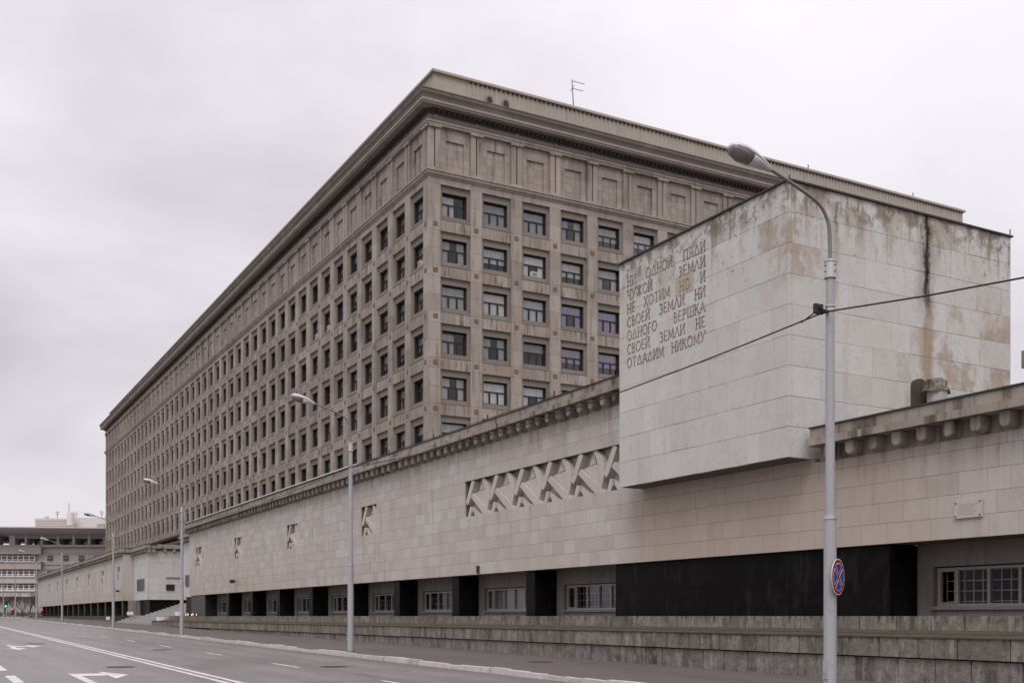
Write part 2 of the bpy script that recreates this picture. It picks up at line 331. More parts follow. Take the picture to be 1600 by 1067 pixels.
def glass_mat(name, tint, trans, rough=0.02):
    m, t, b = mat(name); t.n.remove(b)
    out = t.n['Material Output']
    g = t.new('ShaderNodeBsdfGlossy', {'Color': (0.9, 0.9, 0.95, 1), 'Roughness': rough})
    tr = t.new('ShaderNodeBsdfTransparent', {'Color': tint})
    fr = t.new('ShaderNodeFresnel', {'IOR': 1.5})
    f = t.math('MULTIPLY', fr.outputs[0], trans, clamp=True)
    mx = t.new('ShaderNodeMixShader', {0: f, 1: tr.outputs[0], 2: g.outputs[0]}); t.l.new(mx.outputs[0], out.inputs[0])
    return m


M['glass'] = glass_mat('window_glass', (0.93, 0.94, 0.94, 1), 0.7)
M['glass_low'] = glass_mat('dusty_ground_floor_glass', (0.88, 0.88, 0.88, 1), 0.13, 0.05)
M['glass_lilac'] = glass_mat('lilac_tinted_glass', (0.92, 0.90, 0.95, 1), 0.9)


def curtain_mat(name, a, b2):
    m, t, b = mat(name)
    pos = t.new('ShaderNodeNewGeometry').outputs['Position']
    oi = t.new('ShaderNodeObjectInfo').outputs['Random']
    X, Y, Z = sep(t, pos)
    f = t.noise(t.vec('MULTIPLY', pos, (6, 6, 0.25)), 1.0, 3)
    col = t.mix(oi, a, b2)
    v = t.vec('SCALE', col); t.set(v.node.inputs[3], t.math('ADD', 0.55, t.math('MULTIPLY', f, 0.9)))
    t.set(b.inputs['Base Color'], v); b.inputs['Roughness'].default_value = 0.9
    return m


M['curtain'] = curtain_mat('net_curtain', (0.86, 0.84, 0.81), (0.5, 0.46, 0.41))
M['blind'] = curtain_mat('grey_roller_blind', (0.34, 0.35, 0.36), (0.66, 0.66, 0.64))
M['blind_lilac'] = curtain_mat('lilac_roller_blind', (0.50, 0.475, 0.52), (0.56, 0.535, 0.57))


# ------------------------------------------------------------------ mesh helpers
WO = {}                                          # world origin of each parent (parents are never rotated or scaled unless origin given as 0)


def tag(o, label=None, cat=None, group=None, kind=None):
    if label: o['label'] = label
    if cat: o['category'] = cat
    if group: o['group'] = group
    if kind: o['kind'] = kind
    return o


def put(name, mesh, parent=None, loc=(0, 0, 0), rot=0.0, scale=None):
    o = bpy.data.objects.new(name, mesh); C.objects.link(o)
    L = Vector(loc); WO[o.name] = L.copy()
    if parent is not None:
        o.parent = parent; L = L-WO[parent.name]
    o.location = L
    if rot: o.rotation_euler = (0, 0, rot)
    if scale: o.scale = scale
    return o


def thing(name, loc, label, cat, group=None, rot=0.0):
    o = put(name, None, None, loc, rot)
    return tag(o, label, cat, group)


class MB:
    def __init__(s): s.v = []; s.f = []
    def box(s, x0, x1, y0, y1, z0, z1):
        b = len(s.v)
        s.v += [(x0, y0, z0), (x1, y0, z0), (x1, y1, z0), (x0, y1, z0), (x0, y0, z1), (x1, y0, z1), (x1, y1, z1), (x0, y1, z1)]
        s.f += [(b+i for i in q) for q in ((0, 3, 2, 1), (4, 5, 6, 7), (0, 1, 5, 4), (1, 2, 6, 5), (2, 3, 7, 6), (3, 0, 4, 7))]
        s.f = [tuple(q) for q in s.f]; return s
    def cbox(s, c, d): return s.box(c[0]-d[0]/2, c[0]+d[0]/2, c[1]-d[1]/2, c[1]+d[1]/2, c[2]-d[2]/2, c[2]+d[2]/2)
    def loft(s, rings, cap=True, closed=True):
        b = len(s.v); n = len(rings[0])
        for r in rings: s.v += [tuple(p) for p in r]
        for i in range(len(rings)-1):
            for j in range(n if closed else n-1):
                k = (j+1) % n
                s.f.append((b+i*n+j, b+i*n+k, b+(i+1)*n+k, b+(i+1)*n+j))
        if cap:
            s.f.append(tuple(b+j for j in range(n))[::-1]); s.f.append(tuple(b+(len(rings)-1)*n+j for j in range(n)))
        return s
    def tube(s, pts, rad, n=8, cap=True):
        rings = []; pts = [Vector(p) for p in pts]
        for i, p in enumerate(pts):
            d = (pts[min(i+1, len(pts)-1)]-pts[max(i-1, 0)]).normalized()
            a = Vector((1, 0, 0)) if abs(d.x) < 0.8 else Vector((0, 1, 0))
            u = d.cross(a).normalized(); v = d.cross(u)
            r = rad[i] if isinstance(rad, (list, tuple)) else rad
            rings.append([p+u*math.cos(2*math.pi*k/n)*r+v*math.sin(2*math.pi*k/n)*r for k in range(n)])
        return s.loft(rings, cap)
    def prism(s, poly, axis, a0, a1):
        """poly of 2D points extruded along axis: 'y' -> (x,z), 'x' -> (y,z), 'z' -> (x,y)"""
        def P(p, a): return {'y': (p[0], a, p[1]), 'x': (a, p[0], p[1]), 'z': (p[0], p[1], a)}[axis]
        return s.loft([[P(p, a0) for p in poly], [P(p, a1) for p in poly]])
    def build(s, name, m, parent=None, origin=(0, 0, 0), smooth=False, rot=0.0, kind=None):
        me = s.mesh(name, m, origin, smooth)
        o = put(name, me, parent, origin, rot)
        if kind: o['kind'] = kind
        return o
    def mesh(s, name, m, origin=(0, 0, 0), smooth=False):
        ox, oy, oz = origin
        me = bpy.data.meshes.new(name)
        me.from_pydata([(x-ox, y-oy, z-oz) for x, y, z in s.v], [], s.f)
        me.validate(); bmfix(me)
        me.materials.append(m)
        if smooth:
            for p in me.polygons: p.use_smooth = True
        return me


import bmesh
def bmfix(me):
    b = bmesh.new(); b.from_mesh(me); bmesh.ops.recalc_face_normals(b, faces=b.faces); b.to_mesh(me); b.free()


CUBES = {}
def cube(m):
    if m.name not in CUBES:
        CUBES[m.name] = MB().box(-.5, .5, -.5, .5, -.5, .5).mesh(m.name+'_block', m)
    return CUBES[m.name]


def piece(name, m, parent, c, d, rot=0.0):
    return put(name, cube(m), parent, c, rot, d)


def emit(boxes, name, m, parent, limit=300, origin=None):
    """boxes: (centre, size[, key]) - nearest ones become parts, the rest one 'stuff' part"""
    boxes = sorted(boxes, key=lambda q: Vector(q[0]).length_squared/(max(q[1])+0.2))
    for c, d in boxes[:limit]: piece(name, m, parent, c, d)
    rest = boxes[limit:]
    if rest:
        b = MB()
        for c, d in rest: b.cbox(c, d)
        b.build(name+'s', m, parent, origin or WO[parent.name], kind='stuff')


# ------------------------------------------------------------------ ground, road, pavement, kerb
def g(x): return -1.70-0.0072*max(min(x, 60), -200)


XS = [160, 60, 30]+[-10*i for i in range(0, 21)]+[-260, -330, -500, -900, -2000]
def strip(name, y0, y1, dz, m, xs=XS):
    b = MB(); n = len(xs)
    for x in xs: b.v += [(x, y0, g(x)+dz), (x, y1, g(x)+dz)]
    b.f = [(2*i, 2*i+1, 2*i+3, 2*i+2) for i in range(n-1)]
    o = b.build(name, m); o['kind'] = 'structure'; return o


strip('ground', -900, 1500, -0.20, M['ground'], [900]+XS)
road = strip('road', -7.5, 14.30, -0.12, M['road'], [160, 60, 30]+[-10*i for i in range(0, 21)]+[-260, -330])
strip('pavement', 14.40, 20.4, 0.0, M['pave'], [160, 60, 30]+[-10*i for i in range(0, 21)]+[-236])
pv2 = strip('pavement', -14, -7.7, 0.0, M['pave'], [160, 60, 30]+[-10*i for i in range(0, 21)]+[-236])

kerb = thing('kerb', (-22, 14.35, g(-22)), None, None); kerb['kind'] = 'structure'
del_boxes = []
x = -8.0; rest = MB()
kme = None
while x > -236:
    L = random.uniform(0.92, 1.12); xc = x-L/2
    dz = 0.025*math.sin(x*0.9)+random.uniform(-.014, .014)
    if x > -75:
        b = MB().box(xc-L/2+.008, xc+L/2-.008, 14.26, 14.44, g(xc)-.3, g(xc)+0.02+dz)
        o = b.build('kerb_stone', M['kerb'], kerb, (xc, 14.35, g(xc)))
        o.rotation_euler = (0, math.atan(0.0072)+random.uniform(-.012, .012), random.uniform(-.008, .008))
    else:
        rest.box(xc-L/2+.008, xc+L/2-.008, 14.26, 14.44, g(xc)-.3, g(xc)+0.02+dz)
    x -= L
rest.build('kerb_stones', M['kerb'], kerb, WO[kerb.name], kind='stuff')


def flat(name, poly, m, parent, dz=0.006):
    b = MB(); k = len(poly)
    b.v = [(px, py, g(px)-.12+dz) for px, py in poly]; b.f = [tuple(range(k))]
    c = (sum(p[0] for p in poly)/k, sum(p[1] for p in poly)/k)
    return b.build(name, m, parent, (c[0], c[1], g(c[0])-.12+dz))


def longline(name, y0, y1, x0, x1):
    b = MB(); xs = []; x = x0
    while x > x1: xs.append(x); x -= 10
    xs.append(x1)
    for x in xs: b.v += [(x, y0, g(x)-.114), (x, y1, g(x)-.114)]
    b.f = [(2*i, 2*i+1, 2*i+3, 2*i+2) for i in range(len(xs)-1)]
    return b.build(name, M['paint'], road, (x0, y0, g(x0)))


longline('centre_line', 6.50, 6.66, 20, -200); longline('centre_line', 6.82, 6.98, 20, -200)
for k in range(14):
    x0 = -13.2-9.6*k
    flat('lane_dash', [(x0, 10.22), (x0, 10.34), (x0-2.8, 10.34), (x0-2.8, 10.22)], M['paint'], road)
for x0 in (-28.6, -34.2, -23.0, -17.4):
    flat('lane_dash', [(x0, 2.0), (x0, 2.25), (x0-3.1, 2.25), (x0-3.1, 2.0)], M['paint'], road)
# turning arrows for the oncoming lane
flat('turn_arrow', [(-26.5, 3.58), (-26.5, 3.80), (-30.75, 3.80), (-30.75, 4.46), (-29.3, 4.46), (-30.9, 5.02), (-32.7, 4.46), (-31.75, 4.46), (-32.0, 3.58)], M['paint'], road)
flat('turn_arrow', [(-57.6, 3.68), (-57.6, 3.90), (-56.0, 3.90), (-56.0, 4.55), (-57.2, 4.55), (-55.5, 5.1), (-53.9, 4.55), (-54.9, 4.55), (-54.9, 3.90), (-53.0, 3.90), (-53.0, 4.25), (-50.9, 3.79), (-53.0, 3.34), (-53.0, 3.68)], M['paint'], road)


def cover(px, py, lab, y_on_pave=False):
    z = g(px)+(0.003 if y_on_pave else -.117)
    t = thing('manhole_cover', (px, py, z), lab, 'manhole cover', 'iron covers in the street')
    MB().tube([(px, py, z), (px, py, z+.012)], 0.33, 20).build('lid', M['dark_metal'], t, (px, py, z))
    MB().tube([(px, py, z), (px, py, z+.007)], 0.42, 20).build('rim', M['mortar_dk'], t, (px, py, z))


cover(-35.0, 5.45, 'dark manhole cover on the road just beyond the nearest white arrow')
cover(-59.2, 5.2, 'dark manhole cover beside the farther white arrow')
cover(-48.6, 9.3, 'dark manhole cover between the double centre line and the dashed line')
cover(-32.4, 11.4, 'dark manhole cover near the dashed line and the white kerb')
cover(-30.2, 17.6, 'dark round cover in the pavement in front of the stone plinth', True)

# ------------------------------------------------------------------ plinth (long stepped stone base along the pavement)
pl = thing('plinth_wall', (-60, 20.4, g(-60)), 'long mossy stepped stone plinth between the pavement and the limestone wall', 'plinth wall')
b = MB(); b.box(-109.6, 6, 20.32, 23.3, -2.6, -0.40); b.box(-105.6, 6, 20.95, 23.3, -0.40, -0.012)
b.build('core', M['mortar_dk'], pl, WO[pl.name])
def course(x0, x1, L, y0, y1, z0, z1, m, jit=0.18):
    x = x0
    while x > x1:
        l = min(L*random.uniform(1-jit, 1+jit), x-x1)
        if x-l-x1 < 0.4: l = x-x1
        zz = z0 if not callable(z0) else z0(x-l/2)
        dy = random.uniform(-.006, .006)
        piece('plinth_stone', m, pl, (x-l/2, (y0+y1)/2+dy, (zz+z1)/2), (l-.03, y1-y0, z1-zz))
        x -= l
course(3, -105.8, 1.12, 20.8, 21.4, -0.335, 0.0, M['plinth'])
course(3, -109.8, 1.22, 20.0, 20.45, -0.95, -0.476, M['plinth'])
course(3, -86, 0.98, 20.075, 20.45, lambda x: g(x)-.15, -0.985, M['plinth2'], 0.3)
b = MB(); b.prism([(20.83, -0.325), (20.83, -0.5), (20.3, -0.5), (19.97, -0.5), (19.97, -0.474), (20.03, -0.462)], 'x', -109.8, 3)
b.build('ledge', M['ledge'], pl, WO[pl.name])
# the same plinth goes on beyond the stairs
pl2 = thing('plinth_wall', (-190, 20.4, g(-190)), 'low stone plinth under the farther limestone wall beyond the stairs', 'plinth wall')
b = MB()
x = -137
while x > -246:
    l = random.uniform(1.0, 1.3); b.box(x-l+.02, x, 20.8, 21.4, -.375, 0); x -= l
b.build('plinth_stones', M['plinth'], pl2, WO[pl2.name], kind='stuff')
b = MB(); x = -136
while x > -246:
    l = random.uniform(1.0, 1.3); b.box(x-l+.02, x, 20.0, 20.5, -1.3, -.476); x -= l
b.build('plinth_stones', M['plinth'], pl2, WO[pl2.name], kind='stuff')
MB().box(-246, -136, 20.4, 23.6, -1.4, -.02).build('core', M['mortar_dk'], pl2, WO[pl2.name])

# ------------------------------------------------------------------ limestone wall on the street, long left wing
ROWS = [1.87+0.533*i for i in range(6)]+[4.535+0.54*i for i in range(1, 4)]+[6.155+0.485*i for i in range(1, 4)]
PANELS = [(-98.4, 1.15), (-84.9, 1.15), (-70.9, 1.15), (-56.75, 1.17)]
cuts = [(c-h, c+h) for c, h in PANELS]+[(-44.6, -30.7)]


def slabs(x0, x1, rows, y, out, wmin=.6, wmax=1.0, cutrows=(), cutlist=(), gap=.0075, th=.10):
    for r in range(len(rows)-1):
        segs = [(x0, x1)]
        if r in cutrows:
            segs = []; a = x0
            for c0, c1 in sorted(cutlist):
                segs.append((a, c0)); a = c1
            if x1 > a: segs.append((a, x1))
        for a, e in segs:
            x = a
            while x < e-1e-4:
                l = random.uniform(wmin, wmax)
                if e-x-l < 0.35: l = e-x
                dy = random.uniform(-.0025, .0025)
                out.append(((x+l/2, y+th/2+dy, (rows[r]+rows[r+1])/2), (l-gap, th, rows[r+1]-rows[r]-gap)))
                x += l


pod = thing('podium_building', (-65, 23, 0), 'long low limestone wing with carved panels between the second street lamp and the inscribed block', 'building')
bx = []
slabs(-102.3, -30.7, ROWS, 22.0, bx, cutrows=(5, 6, 7), cutlist=cuts)
slabs(-30.7, -22.5, ROWS[:6], 22.0, bx)
emit(bx, 'stone_slab', M['lime'], pod, 300)
b = MB()                                          # mortar bed behind the slabs
b.box(-102.29, -22.51, 22.06, 22.40, 1.875, 4.53); b.box(-102.29, -30.8, 22.06, 22.40, 6.16, 7.6)
a = -102.29
for c0, c1 in cuts: b.box(a, c0-.002, 22.06, 22.40, 4.53, 6.16); a = c1+.002
b.build('mortar_bed', M['mortar'], pod, WO[pod.name])
b = MB(); b.box(-102.28, -22.52, 22.36, 24.7, 1.905, 7.9); b.box(-102.28, -30.7, 24.7, 34.6, 0.5, 7.94)
b.build('wall', M['lime'], pod, WO[pod.name])
MB().box(-102.28, -30.8, 22.9, 34.9, 7.96, 8.15).build('roof', M['roof'], pod, WO[pod.name])

# carved relief unit 2.28 x 1.6, crossing bars and curved blade
def relief():
    b = MB(); U, V = 2.28, 1.61
    def P(poly, d): b.prism([(x*U, y*V) for x, y in poly], 'y', -d, .02)
    P([(.0, .42), (.07, .32), (.15, .42), (.37, .93), (.33, 1.0), (.25, .985)], .31)
    P([(.2, .54), (.28, .64), (.86, .14), (.99, .0), (.74, 0)], .285)
    P([(.29, .645), (.5, .67), (.70, .70), (.80, .62), (.86, .45), (.80, .2)], .17)
    P([(.66, .985), (.72, 1.0), (.80, .97), (.92, .82), (.985, .58), (.975, .36), (.90, .10), (.82, .16), (.83, .4), (.80, .66), (.74, .84)], .27)
    P([(.47, .69), (.58, .985), (.61, .985), (.66, .72)], .15)
    P([(.07, 0), (.16, .28), (.22, .26), (.225, .12), (.17, 0)], .28)
    P([(.23, .26), (.50, .07), (.74, .0), (.32, 0), (.25, .12)], .20)
    P([(.0, .0), (.02, .0), (.1, .3), (.03, .3)], .10)
    return b.mesh('carved_relief', M['carve'])
REL = relief()
for c, h in PANELS: put('carved_relief', REL, pod, (c-1.14, 22.345, 4.545))
for k in range(6): put('carved_relief', REL, pod, (-44.57+2.28*k, 22.345, 4.545))

# cornice: brackets, two slabs, zinc flashing
def bracket_mesh(m, w=.31, h=.38, d=.42):
    n = 7; prof = [(-w/2, h), (-w/2, w/2)]+[(-w/2*math.cos(math.pi*i/n), w/2-w/2*math.sin(math.pi*i/n)) for i in range(1, n)]+[(w/2, w/2), (w/2, h)]
    b = MB(); cz = h*.6
    def ring(y, s): return [(x*s, y, cz+(z-cz)*s if z < h else z) for x, z in prof]
    b.loft([ring(0, 1), ring(-d+.10, 1), ring(-d+.03, .93), ring(-d, .80)])
    return b.mesh('bracket', m)
BRK = bracket_mesh(M['lime_trim'])


def cornice(parent, x0, x1, yw, dz, seg=2.34, parts=True, first=0.30):
    """eaves of a limestone wing running along x, wall face at yw; dz lifts the low-wing heights"""
    zb = 4.27+dz; n = 0
    x = x1-first
    if parts:
        while x > x0+.2:
            put('bracket', BRK, parent, (x, yw+.02, zb)); x -= 0.78
    else:
        b = MB()
        while x > x0+.2:
            b.box(x-.2, x+.2, yw-.42, yw+.05, zb+.05, zb+.4); x -= .78
        b.build('brackets', M['lime_trim'], parent, WO[parent.name], kind='stuff')
    lo = []; hi = []
    x = x1
    while x > x0+1e-3:
        l = min(seg, x-x0)
        if x-l-x0 < .5: l = x-x0
        xc = x-l/2
        lo.append(((xc, yw-.20, zb+.49), (l-.012, .72, .19))); hi.append(((xc, yw-.06, zb+.735), (l-.012, .70, .29)))
        x -= l
    emit(lo, 'cornice_stone', M['lime_trim'], parent, 100 if parts else 0)
    emit(hi, 'coping_stone', M['lime_trim'], parent, 100 if parts else 0)
    b = MB(); b.box(x0, x1, yw-.02, yw+.9, zb+.0, zb+.395); b.build('frieze', M['lime_trim'], parent, WO[parent.name])
    b = MB(); b.prism([(yw-.45, zb+.885), (yw-.45, zb+.93), (yw+.9, zb+1.06), (yw+.9, zb+.885)], 'x', x0-.01, x1+.01)
    b.build('roof_edge', M['dark_metal'], parent, WO[parent.name])


cornice(pod, -102.3, -30.8, 22.0, 3.29)
# pale zinc flashing with two welts along the far two thirds of the eaves
b = MB()
b.prism([(21.50, 8.50), (21.50, 8.56), (21.9, 8.62), (21.9, 8.55)], 'x', -101.2, -58.5)
b.prism([(21.95, 8.64), (21.95, 8.72), (22.4, 8.78), (22.4, 8.66)], 'x', -101.2, -58.5)
b.build('roof_flashing', M['flash'], pod, WO[pod.name])
# set back end strip towards the stairs
bx = []
slabs(-110.9, -102.3, ROWS, 23.28, bx)
emit(bx, 'end_slab', M['lime_pale'], pod, 120)
MB().box(-110.89, -102.3, 23.33, 34.5, 1.875, 7.9).build('end_wall', M['mortar'], pod, WO[pod.name])
cornice(pod, -110.9, -102.3, 23.28, 3.0, parts=False)
MB().box(-110.5, -102.4, 23.45, 34, -.02, 1.875).build('end_base', M['granite'], pod, WO[pod.name])

# ground storey: black granite piers, recessed plaster wall, windows
ZT = 1.865
PIERS = [-89.0-.02, -81.9, -74.9, -67.7, -60.55, -53.4, -46.27, -39.15]
MB().box(-102.2, -96.64, 22.15, 23.2, -.004, ZT).build('granite_pier', M['granite2'], pod, WO[pod.name])
for L in PIERS:
    piece('granite_pier', M['granite'], pod, (L+.36, 22.675, ZT/2), (.72, 1.05, ZT))
MB().box(-32.56, -19.96, 22.19, 23.2, -.004, ZT).build('granite_block', M['granite'], pod, WO[pod.name])
for r_ in range(2):
    x = -32.57
    while x < -19.96:
        l = min(random.uniform(1.1, 1.5), -19.95-x)
        if -19.95-x-l < .4: l = -19.95-x
        piece('granite_slab', M['granite'], pod, (x+l/2, 22.175+random.uniform(-.002, .002), (r_+.5)*ZT/2), (l-.006, .05, ZT/2-.006)); x += l
WIN_Z0, WIN_Z1 = .25, 1.25


def low_window(parent, x0, ws, blind, wallx0, wallx1):
    """wide ground floor window: frame > panes, grille, sill; x0 = left edge"""
    W = sum(ws)+.07*(len(ws)+1)
    y = 23.38; b = MB(); f = .07
    b.box(x0, x0+W, y-.05, y+.05, WIN_Z0, WIN_Z0+f); b.box(x0, x0+W, y-.05, y+.05, WIN_Z1-f, WIN_Z1)
    x = x0
    edges = []
    for i in range(len(ws)+1):
        b.box(x, x+f, y-.052, y+.048, WIN_Z0+.004, WIN_Z1-.004)
        if i < len(ws): edges.append((x+f, x+f+ws[i])); x += f+ws[i]
    for i in (0, len(ws)-1):                      # narrow casements have a second frame
        a, e = edges[i]; k = .035
        b.box(a, a+k, y-.07, y+.03, WIN_Z0+f, WIN_Z1-f); b.box(e-k, e, y-.07, y+.03, WIN_Z0+f, WIN_Z1-f)
        b.box(a+k, e-k, y-.07, y+.03, WIN_Z0+f, WIN_Z0+f+k); b.box(a+k, e-k, y-.07, y+.03, WIN_Z1-f-k, WIN_Z1-f)
    org = (x0+W/2, y, WIN_Z0)
    fr = b.build('window', M['white_frame'], parent, org)
    for a, e in edges: piece('pane', M['glass_low'], fr, ((a+e)/2, y+.01, (WIN_Z0+WIN_Z1)/2), (e-a, .006, WIN_Z1-WIN_Z0-2*f))
    MB().box(x0-.05, x0+W+.05, 23.12, 23.36, WIN_Z0-.09, WIN_Z0-.002).build('sill', M['plaster'], fr, org)
    if blind:
        bb = MB(); z = WIN_Z0+.08
        while z < WIN_Z1-.08: bb.box(x0+.1, x0+W-.1, y+.10, y+.125, z, z+.032); z += .05
        bb.build('slat_blind', M['blind'], fr, org)
    else:
        bb = MB(); x = x0+.12
        while x < x0+W-.1: bb.box(x, x+.016, y+.16, y+.176, WIN_Z0+.05, WIN_Z1-.05); x += .27
        for k in range(4):
            z = WIN_Z0+.12+.265*k; bb.box(x0+.1, x0+W-.1, y+.177, y+.19, z, z+.016)
        bb.build('grille', M['grille'], fr, org)
    # plaster wall round the opening
    b = MB(); a, e = x0-.03, x0+W+.03
    b.box(wallx0, wallx1, 23.2, 23.35, -.003, WIN_Z0-.095); b.box(wallx0, wallx1, 23.2, 23.5, WIN_Z1+.03, 1.9)
    b.box(wallx0, a, 23.2, 23.5, WIN_Z0-.095, WIN_Z1+.03); b.box(e, wallx1, 23.2, 23.5, WIN_Z0-.095, WIN_Z1+.03)
    b.build('recess_wall', M['plaster'], parent, (wallx0, 23.2, 0))
    MB().box(wallx0, wallx1, 24.5, 24.6, -.003, 1.9).box(wallx0, wallx0+.05, 23.505, 24.5, 0, 1.9).box(wallx1-.05, wallx1, 23.505, 24.5, 0, 1.9).box(wallx0+.05, wallx1-.05, 23.505, 24.5, 1.85, 1.9).box(wallx0+.05, wallx1-.05, 23.505, 24.5, 0, .05).build('room_back', M['interior'], parent, (wallx0, 24.5, 0))


edges = [-96.64]+[p for p in PIERS]+[-32.57]
starts = [-96.64]+[p+.72 for p in PIERS]
for i in range(len(starts)):
    a, e = starts[i], edges[i+1]
    ww = (e-a)-1.15-.07*7
    low_window(pod, a+.6, [.58]+[(ww-1.16)/4]*4+[.58], i == len(starts)-2, a-.01, e+.01)

# ------------------------------------------------------------------ right wing with the lower eaves
pod2 = thing('podium_building', (-12, 23, 0), 'low limestone wing with rounded eaves brackets right of the inscribed block', 'building')
bx = []
slabs(-22.5, 4, ROWS[:5]+[4.27+.03], 22.0, bx)
emit(bx, 'stone_slab', M['lime'], pod2, 300)
MB().box(-22.5, 4, 22.06, 23.2, 1.875, 4.3).build('wall', M['mortar'], pod2, WO[pod2.name])
MB().box(-22.4, 4, 23.0, 33, 4.0, 4.95).build('roof', M['roof'], pod2, WO[pod2.name])
cornice(pod2, -22.25, 4, 22.0, 0, first=.62+.03)
low_window(pod2, -19.42, [.50, .86, .80, .86, .80, .50], False, -19.96, -13.4)
low_window(pod2, -12.1, [.50, .86, .80, .86, .80, .50], False, -12.7, -6.2)
piece('granite_pier', M['granite'], pod2, (-13.05, 22.675, ZT/2), (.72, 1.05, ZT))
MB().box(-6.2, 4, 22.15, 23.2, -.004, ZT).build('granite_block', M['granite'], pod2, WO[pod2.name])

t = thing('memorial_plaque', (-17.4, 21.98, 2.55), 'small pale stone plaque with four dark bolts on the wall right of the nearest lamp', 'plaque')
piece('slab', M['plaque'], t, (-17.4, 21.97, 2.555), (.78, .05, .42))
b = MB()
for i in range(6): b.box(-17.68+.03*(i % 2), -17.12-.05*(i % 3), 21.941, 21.946, 2.66-.045*i, 2.672-.045*i)
b.build('inscription', M['plaque_txt'], t, WO[t.name])
for sx_ in (-.34, .34):
    for sz in (-.16, .16): MB().tube([(-17.4+sx_, 21.95, 2.555+sz), (-17.4+sx_, 21.925, 2.555+sz)], .018, 8).build('bolt', M['dark_metal'], t, (-17.4+sx_, 21.95, 2.555+sz))

# ------------------------------------------------------------------ projecting inscribed block
BX0, BX1, BY0, BY1, BZ0, BZ1 = -30.72, -22.5, 21.05, 30.4, 4.39, 12.0
blk = thing('inscription_block', ((BX0+BX1)/2, (BY0+BY1)/2, BZ0), 'big pale limestone block with a carved Russian inscription, jutting from the wall', 'building block')
rows = [BZ0+(BZ1-BZ0)/9*i for i in range(10)]
bx = []
slabs(BX0, BX1, rows, BY0, bx, .55, 1.45, gap=.007, th=.12)
sb = []
slabs(BY0+.125, BY1, rows, 0, sb, .6, 1.7, gap=.007, th=.12)
for c, d in sb: bx.append(((BX1-.06+c[1]-.06, c[0], c[2]), (d[1], d[0], d[2])))
bx2 = []
for c, d in bx:                                     # some bed joints have opened up
    k = random.choice((0, 0, .003, .008)); bx2.append((c, (d[0], d[1], d[2]-k)))
emit(bx2, 'stone_slab', M['lime_pale'], blk, 300)
MB().box(BX0+.02, BX1-.05, BY0+.05, BY1, BZ0+.004, BZ1-.02).build('core', M['mortar'], blk, WO[blk.name])
b = MB(); b.box(BX0-.07, BX1+.07, BY0-.07, BY1+.05, BZ1, BZ1+.05); b.box(BX0, BX1-.05, BY0+.02, BY1, BZ1+.05, BZ1+.085)
b.build('roof_edge', M['dark_metal'], blk, WO[blk.name])

